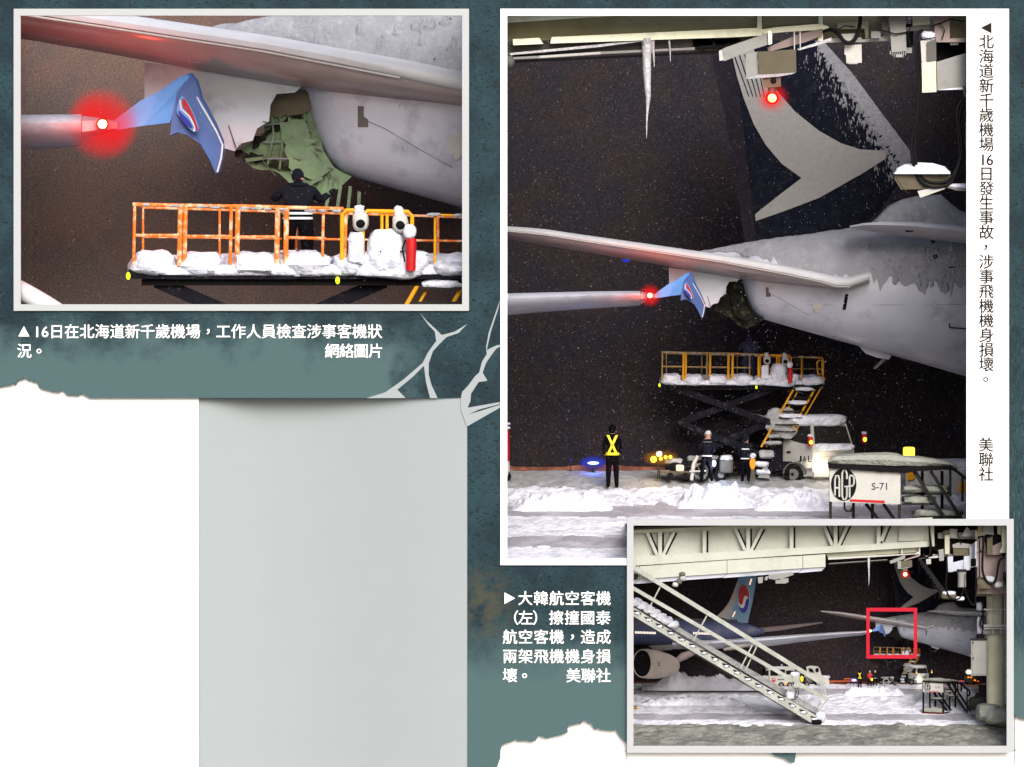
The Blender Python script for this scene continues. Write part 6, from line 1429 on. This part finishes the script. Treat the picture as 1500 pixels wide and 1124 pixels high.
# hanging plate, lamp cabinet, box gear (same gear as the tall picture, smaller)
def q3(poly): return [(1001.4 + .287 * u, 800 + .287 * v) for u, v in poly]
for poly, w0, w1, m, nm in (([(1053, 75), (1126, 48), (1132, 50), (1130, 64), (1062, 89.5), (1054, 89)], -2, 1, M_greyp, 'hanging_plate'), ([(1124, 70), (1205, 42), (1205, 52), (1126, 76)], 1, 3, M_pinkplate, 'hanging_plate'), ([(1110, 76), (1166, 72.5), (1166.5, 106), (1112, 109.5)], -4, 3, M_brownbox, 'lamp_cabinet'), ([(1092, 79), (1109.5, 76), (1111.5, 109.5), (1093, 114.5)], -3.6, 3, M_greyp, 'cabinet_side'), ([(1093, 114.6), (1166, 106.3), (1140, 112.5), (1093, 117)], -4.4, 3, M_snowdim, 'snow_lip'), ([(1116, 112.5), (1143.5, 110), (1144, 127), (1119, 129)], -3.8, 2, M_brownbox, 'lamp_socket'),
                            ([(1231, 50), (1256, 49), (1254, 57), (1236, 60)], -2, 2, M_whitep, 'white_pan'), ([(1200, 64), (1262, 55), (1304, 49), (1304, 60), (1262, 62)], 1, 4, M_whitep, 'white_tray'), ([(1237, 67), (1262, 65), (1262.5, 92), (1240, 93)], -2, 3, M_whitep, 'small_box'), ([(1302, 20), (1326, 20), (1328, 75), (1306, 77)], -3, 3, M_greyp, 'grey_cabinet')):
    pp3(nm, q3(poly), w0, w1, m)
T2 = Thing('warning_beacon', 'small glowing red beacon under the truss bridge of the wide picture', 'beacon', mb, (1326, 838, 2), group='red beacons under the bridges')
g = G(); g.tube([(1326, 836.5, 0), (1326, 839, 0)], 1.8, 10); T2.part('base', g, M_midgrey)
g = G(); g.ell((1326, 841.4, -1), (2.7, 2.7, 2), 14, 10); T2.part('bulb', g, E_red, smooth=True)
g = G(); g.ell((1326, 841.4, 1.2), (4, 4, 2), 14, 10); T2.part('lens', g, E_redrim, smooth=True)
g = G(); g.ell((1326, 841.4, 10), (10, 9.6, 10), 24, 14); T2.part('lamp_halo', g, D_red, smooth=True)  # added halo sphere round the small beacon
lampcore(mb, 1326, 842, -4, (1, .08, .03), .5, .02)
icicle(pg(.06), 'small icicle hanging from the truss bridge of the wide picture', [(1272.5, 817, 2.2), (1272.6, 830, 1.6), (1273, 842, 1), (1272.6, 858, .3)], 'icicles on the bridges')
# ---- bridge head machinery and its support column
mh = pg(0.22)
T = Thing('bridge_head', 'cluttered grey cabinets and hoses hanging beside the end of the truss bridge', 'bridge machinery', mh, (1420, 800, 20))
for nm, poly, w0, w1, m in (
    ('side_panel', [(1361, 764), (1368, 764), (1369, 800), (1366, 801)], 6, 14, M_cream),
    ('dark_backing', [(1366, 760), (1442, 760), (1442, 818), (1396, 812), (1366, 806)], 30, 40, M_torn),
    ('cross_beam', [(1374, 781), (1388, 779), (1432, 782), (1432, 790), (1374, 789)], 12, 20, M_greyp),
    ('drop_bar', [(1384, 783), (1391, 783), (1391, 812), (1384, 812)], 2, 12, M_cream), ('drop_bar', [(1391, 775), (1402, 775), (1403, 788), (1392, 788)], 4, 14, M_greyp),
    ('red_brown_drum', [(1381, 778), (1392, 776), (1390, 784), (1385, 784)], 0, 8, M_brownbox),
    ('white_fin', [(1408, 786), (1416, 772), (1422, 777), (1431, 776), (1432, 786)], 2, 6, M_greyp),
    ('grey_cabinet', [(1374, 806), (1382, 804), (1383, 820), (1376, 821)], 2, 12, M_greyp), ('under_beam', [(1366, 812), (1398, 811), (1398, 815), (1366, 816)], 10, 18, M_greyp),
    ('motor_block', [(1396, 803), (1419, 803), (1419, 814), (1397, 814)], 0, 10, M_brownbox), ('motor_flange', [(1395, 798), (1404, 795), (1425, 798), (1420, 803), (1396, 803)], -2, 8, M_greyp),
    ('white_post', [(1388, 816), (1396, 815), (1396, 838), (1389, 838)], -2, 8, M_alu), ('long_box', [(1396, 824), (1412, 820), (1412, 836), (1396, 837)], -1, 8, M_alu), ('box_cover', [(1412, 815), (1421, 814), (1421, 835), (1412, 836)], -3, 8, M_alu),
    ('white_panel', [(1420, 800), (1431, 792), (1433, 830), (1421, 832)], -1, 10, M_alu), ('dark_recess', [(1422, 819), (1430, 818), (1430, 829), (1422, 830)], -2, -1.1, M_torn),
    ('back_panel', [(1431, 790), (1442, 786), (1446, 813), (1475, 815), (1490, 815), (1490, 870), (1431, 870)], 16, 24, M_pinkplate),
    ('dark_slot', [(1446, 789), (1454, 786), (1454, 813), (1446, 813)], 4, 14, M_brownbox), ('slant_panel', [(1454, 800), (1468, 793), (1468, 813), (1454, 813)], 6, 14, M_pinkplate),
    ('top_panel', [(1440, 764), (1454, 764), (1456, 784), (1440, 782)], 6, 14, M_greyp), ('top_panel', [(1461, 764), (1466, 764), (1466, 784), (1461, 782)], 6, 14, M_beige),
    ('end_post', [(1466, 764), (1490, 764), (1490, 810), (1464, 810), (1468, 800)], -4, 8, M_beige), ('end_post', [(1473, 812), (1490, 812), (1490, 840), (1473, 840)], -3, 8, M_beige),
    ('dark_bay', [(1440, 784), (1466, 782), (1466, 796), (1450, 800), (1440, 790)], 12, 16, M_blackpaint), ('top_shadow_box', [(1432, 764), (1440, 764), (1444, 784), (1432, 786)], 8, 14, M_olive)):
    pp3(nm, poly, w0, w1, m)
g = G(); g.tube([(1409, 838, 0), (1409, 842, 0), (1409, 860, 0), (1409, 861, 0)], [7, 6, 6.4, 5], 14); mo = T.part('hanging_motor', g, M_greyp, smooth=True, sharp=40)
g = G(); g.box(1412.6, 842, 1414, 860, -7, -5); T.part('motor_rib', g, M_midgrey, mo); g = G(); g.tube([(1409, 834, 0), (1409, 838, 0)], 7.6, 14); T.part('motor_cap', g, M_railgrey, mo)
g = G(); g.pillow(1431, 846, 1452, 864, -4, 10, 4, .3, .6); T.part('joint_block', g, M_brownbox, smooth=True)
g = G(); g.pillow(1442, 844, 1458, 854, -6, 8, 5, .2, .7); T.part('joint_snow', g, M_snowdim, smooth=True); g = G(); g.pillow(1456, 852, 1470, 862, -6, 8, 6, .2, .7); T.part('joint_snow', g, M_snowdim, smooth=True)
def spline(pth, n=5):
    cp = [Vector(p) for p in pth]; fine = []
    for i in range(len(cp) - 1):
        p0, p1, p2, p3 = cp[max(i - 1, 0)], cp[i], cp[i + 1], cp[min(i + 2, len(cp) - 1)]
        for j in range(n):
            t = j / n; fine.append(tuple(0.5 * ((2 * p1) + (p2 - p0) * t + (2 * p0 - 5 * p1 + 4 * p2 - p3) * t * t + (3 * p1 - p0 - 3 * p2 + p3) * t ** 3)))
    return fine + [tuple(cp[-1])]
for r_, pth in ((1.7, [(1441, 785, -4), (1440, 800, -6), (1439, 825, -6), (1440, 840, -6), (1446, 852, -6), (1454, 855, -6), (1459, 848, -6), (1462, 830, -6), (1465, 820, -6), (1472, 816, -6)]), (.8, [(1435, 785, -4), (1435, 800, -6), (1435, 846, -6)]), (.8, [(1434, 800, -6), (1437, 808, -6), (1440, 812, -6)]), (.6, [(1431, 809, -7), (1444, 809, -7)]),
                (1.1, [(1387, 812, -2), (1387, 840, -4), (1386, 860, -4), (1390, 873, -4), (1398, 878, -4), (1406, 876, -4), (1411, 866, -4), (1411, 861, -4)]), (1.0, [(1413, 860, -2), (1418, 876, -4), (1425, 886, -4), (1429, 880, -4), (1429, 830, -4)]), (1.5, [(1361, 770, -2), (1363, 800, -2), (1362, 812, -2), (1357, 817, -2), (1352, 812, -2)]), (.9, [(1403, 775, 0), (1404, 786, -2), (1408, 798, -2)])):
    g = G(); g.tube(spline(pth), r_, 8); T.part('hose', g, M_black, smooth=True)
g = G(); g.pillow(1378, 868, 1401, 878, -2, 8, 3, .06, .6); fl = T.part('floodlight', g, M_brownbox, smooth=True); g = G(); g.pillow(1380, 866, 1400, 872, -3, 9, 4, .1, .6); T.part('floodlight_snow', g, M_snow, fl, smooth=True)
g = G(); g.pillow(1400, 874, 1413, 880, -2, 8, 5, .1, .6); T.part('bracket_snow', g, M_snow, smooth=True)
for k in range(5):
    g = G(); g.tube(spline([(1470 + k * 2, 838, -6), (1470 + k * 1.5, 848, -7), (1474 + k, 858, -7)]), .9, 6); T.part('hose', g, M_black, smooth=True)
# column with cage, cabinet and snow base
dcol = gr3.depth(1040); mc = pg(0.86)
T = Thing('bridge_column', 'round beige support column with white railed cage beside the grey cabinet', 'column', mc, (1458, 1040, 8))
g = G(); g.tube([(1459, 868, 14), (1459, 1038, 14)], 14, 28); col_ = T.part('column_shaft', g, M_beige, smooth=True, sharp=40)
g = G(); g.prism([(1471, 925), (1476, 925), (1476, 1034), (1471, 1034)], 14, 26); T.part('rear_plate', g, M_brownbox)
for u in (1454.5, 1466, 1472): 
    g = G(); g.box(u - 1.0, 867, u + 1.0, 929, -6, -3); T.part('cage_post', g, M_whitep)
for v, hw in ((868, 1.3), (893, 1.1), (917, 1.8), (921, 1.0)):
    g = G(); g.box(1441, v - hw, 1492, v + hw, -9, -6.2); T.part('cage_rail', g, M_whitep)
g = G(); g.box(1430, 870.5, 1452, 873.5, -5, 10); T.part('platform_edge', g, M_olive)
g = G(); g.box(1440, 922.5, 1470, 929, -5, 20); T.part('platform_floor', g, M_greyp)
g = G(); g.box(1439, 872, 1441.5, 940, -4, 0); T.part('black_post', g, M_black)
g = G(); g.tube(spline([(1441, 895, -4), (1437, 908, -6), (1436, 916, -6), (1440, 920, -6)]), 1.2, 8); T.part('hose', g, M_black)
g = G(); g.pillow(1430, 882, 1439, 895, -2, 10, 4, .12, .5); T.part('snowy_box', g, M_alu, smooth=True); g = G(); g.pillow(1431, 904, 1439, 930, 0, 10, 5, .15, .5); T.part('snowy_box', g, M_alu, smooth=True)
for u in (1471.6, 1477): 
    g = G(); g.box(u, 930, u + 1.4, 1032, -1, 1); T.part('ladder_rail', g, M_whitep)
for k in range(9):
    v = 938 + k * 11.4; g = G(); g.box(1473, v, 1477, v + 1.6, -1, 1); T.part('ladder_rung', g, M_whitep)
g = G(); g.pillow(1429, 1030, 1468, 1058, -14, 44, 3, .12, .6); T.part('base_snow', g, M_stepsnow, smooth=True); g = G(); g.pillow(1441, 1037, 1486, 1062, -18, 40, 5, .1, .5); T.part('base_snow', g, M_stepsnow, smooth=True)
g = G(); g.prism([(1433, 1003), (1448, 1003), (1448, 1036), (1436, 1036)], 20, 30); T.part('wheel_leg', g, M_blackpaint)
g = G(); g.tube([(1436, 1022, 16), (1436, 1022, 30)], 9, 18); T.part('drive_wheel', g, M_tyre, smooth=True, sharp=40)
g = G(); g.pillow(1418, 1020, 1448, 1040, 14, 44, 9, .15, .6); T.part('dark_snow_heap', g, M_railgrey, smooth=True)
M = pg(0.46); T = Thing('electrical_cabinet', 'tall grey electrical cabinet hung beside the beige column', 'cabinet', M, (1434, 990, 4))
g = G(); g.box(1422.5, 938, 1445, 990, 2, 22); T.part('case', g, M_greyp)
g = G(); g.box(1421, 935, 1446, 938, 0, 22); T.part('top_edge', g, M_railgrey); g = G(); g.box(1424.4, 940, 1443.4, 988, .9, 2); T.part('door', g, M_greyp)
for v in (940, 963): 
    g = G(); g.box(1425, v, 1426.2, v + 3.4, -.2, .9); T.part('latch', g, M_blackpaint)
g = G(); g.pillow(1430, 929, 1442, 937, 2, 16, 4, .2, .6); T.part('cable_gland', g, M_blackpaint, smooth=True)
# small boarding steps
mst = Map(0.287, (0, 0), (1003.4, 802.5), gr3.depth(1046), 1.0)
boarding_steps(mst, 'beside the beige column', 0, fat=2.2, ext=44)
# red square marker
g = G(); Mq = pg(-0.02)
for r_ in ([(1269, 890.5), (1343.5, 890.5), (1343.5, 896), (1269, 896)], [(1269, 959.5), (1343.5, 959.5), (1343.5, 965), (1269, 965)]): g.prism(r_, -1, 1)
g.prism([(1269, 896), (1274, 896), (1274, 959.5), (1269, 959.5)], -1, 1); g.prism([(1338.5, 896), (1343.5, 896), (1343.5, 959.5), (1338.5, 959.5)], -1, 1)
solo('marker_frame', 'thin red square marker round the blue winglet in the wide picture', 'marker', Mq, g, M_framered, base=(1306, 930, 0))
g = G(); M = pg(gr3.depth(1040)); g.box(928, 1034, 934, 1038, 0, 6); solo('ground_marker', 'tiny black and yellow block on the snow at the wide picture edge', 'marker', M, g, mat('black_yellow_band', (40, 34, 20), .6, .1, 6, second=(200, 140, 30), sscale=30), base=(931, 1038, 3))
falling_snow('snow', (930, 772, 1473, 1000), 5000, 0.6, 2.4, 0.1, 0.24, 9)
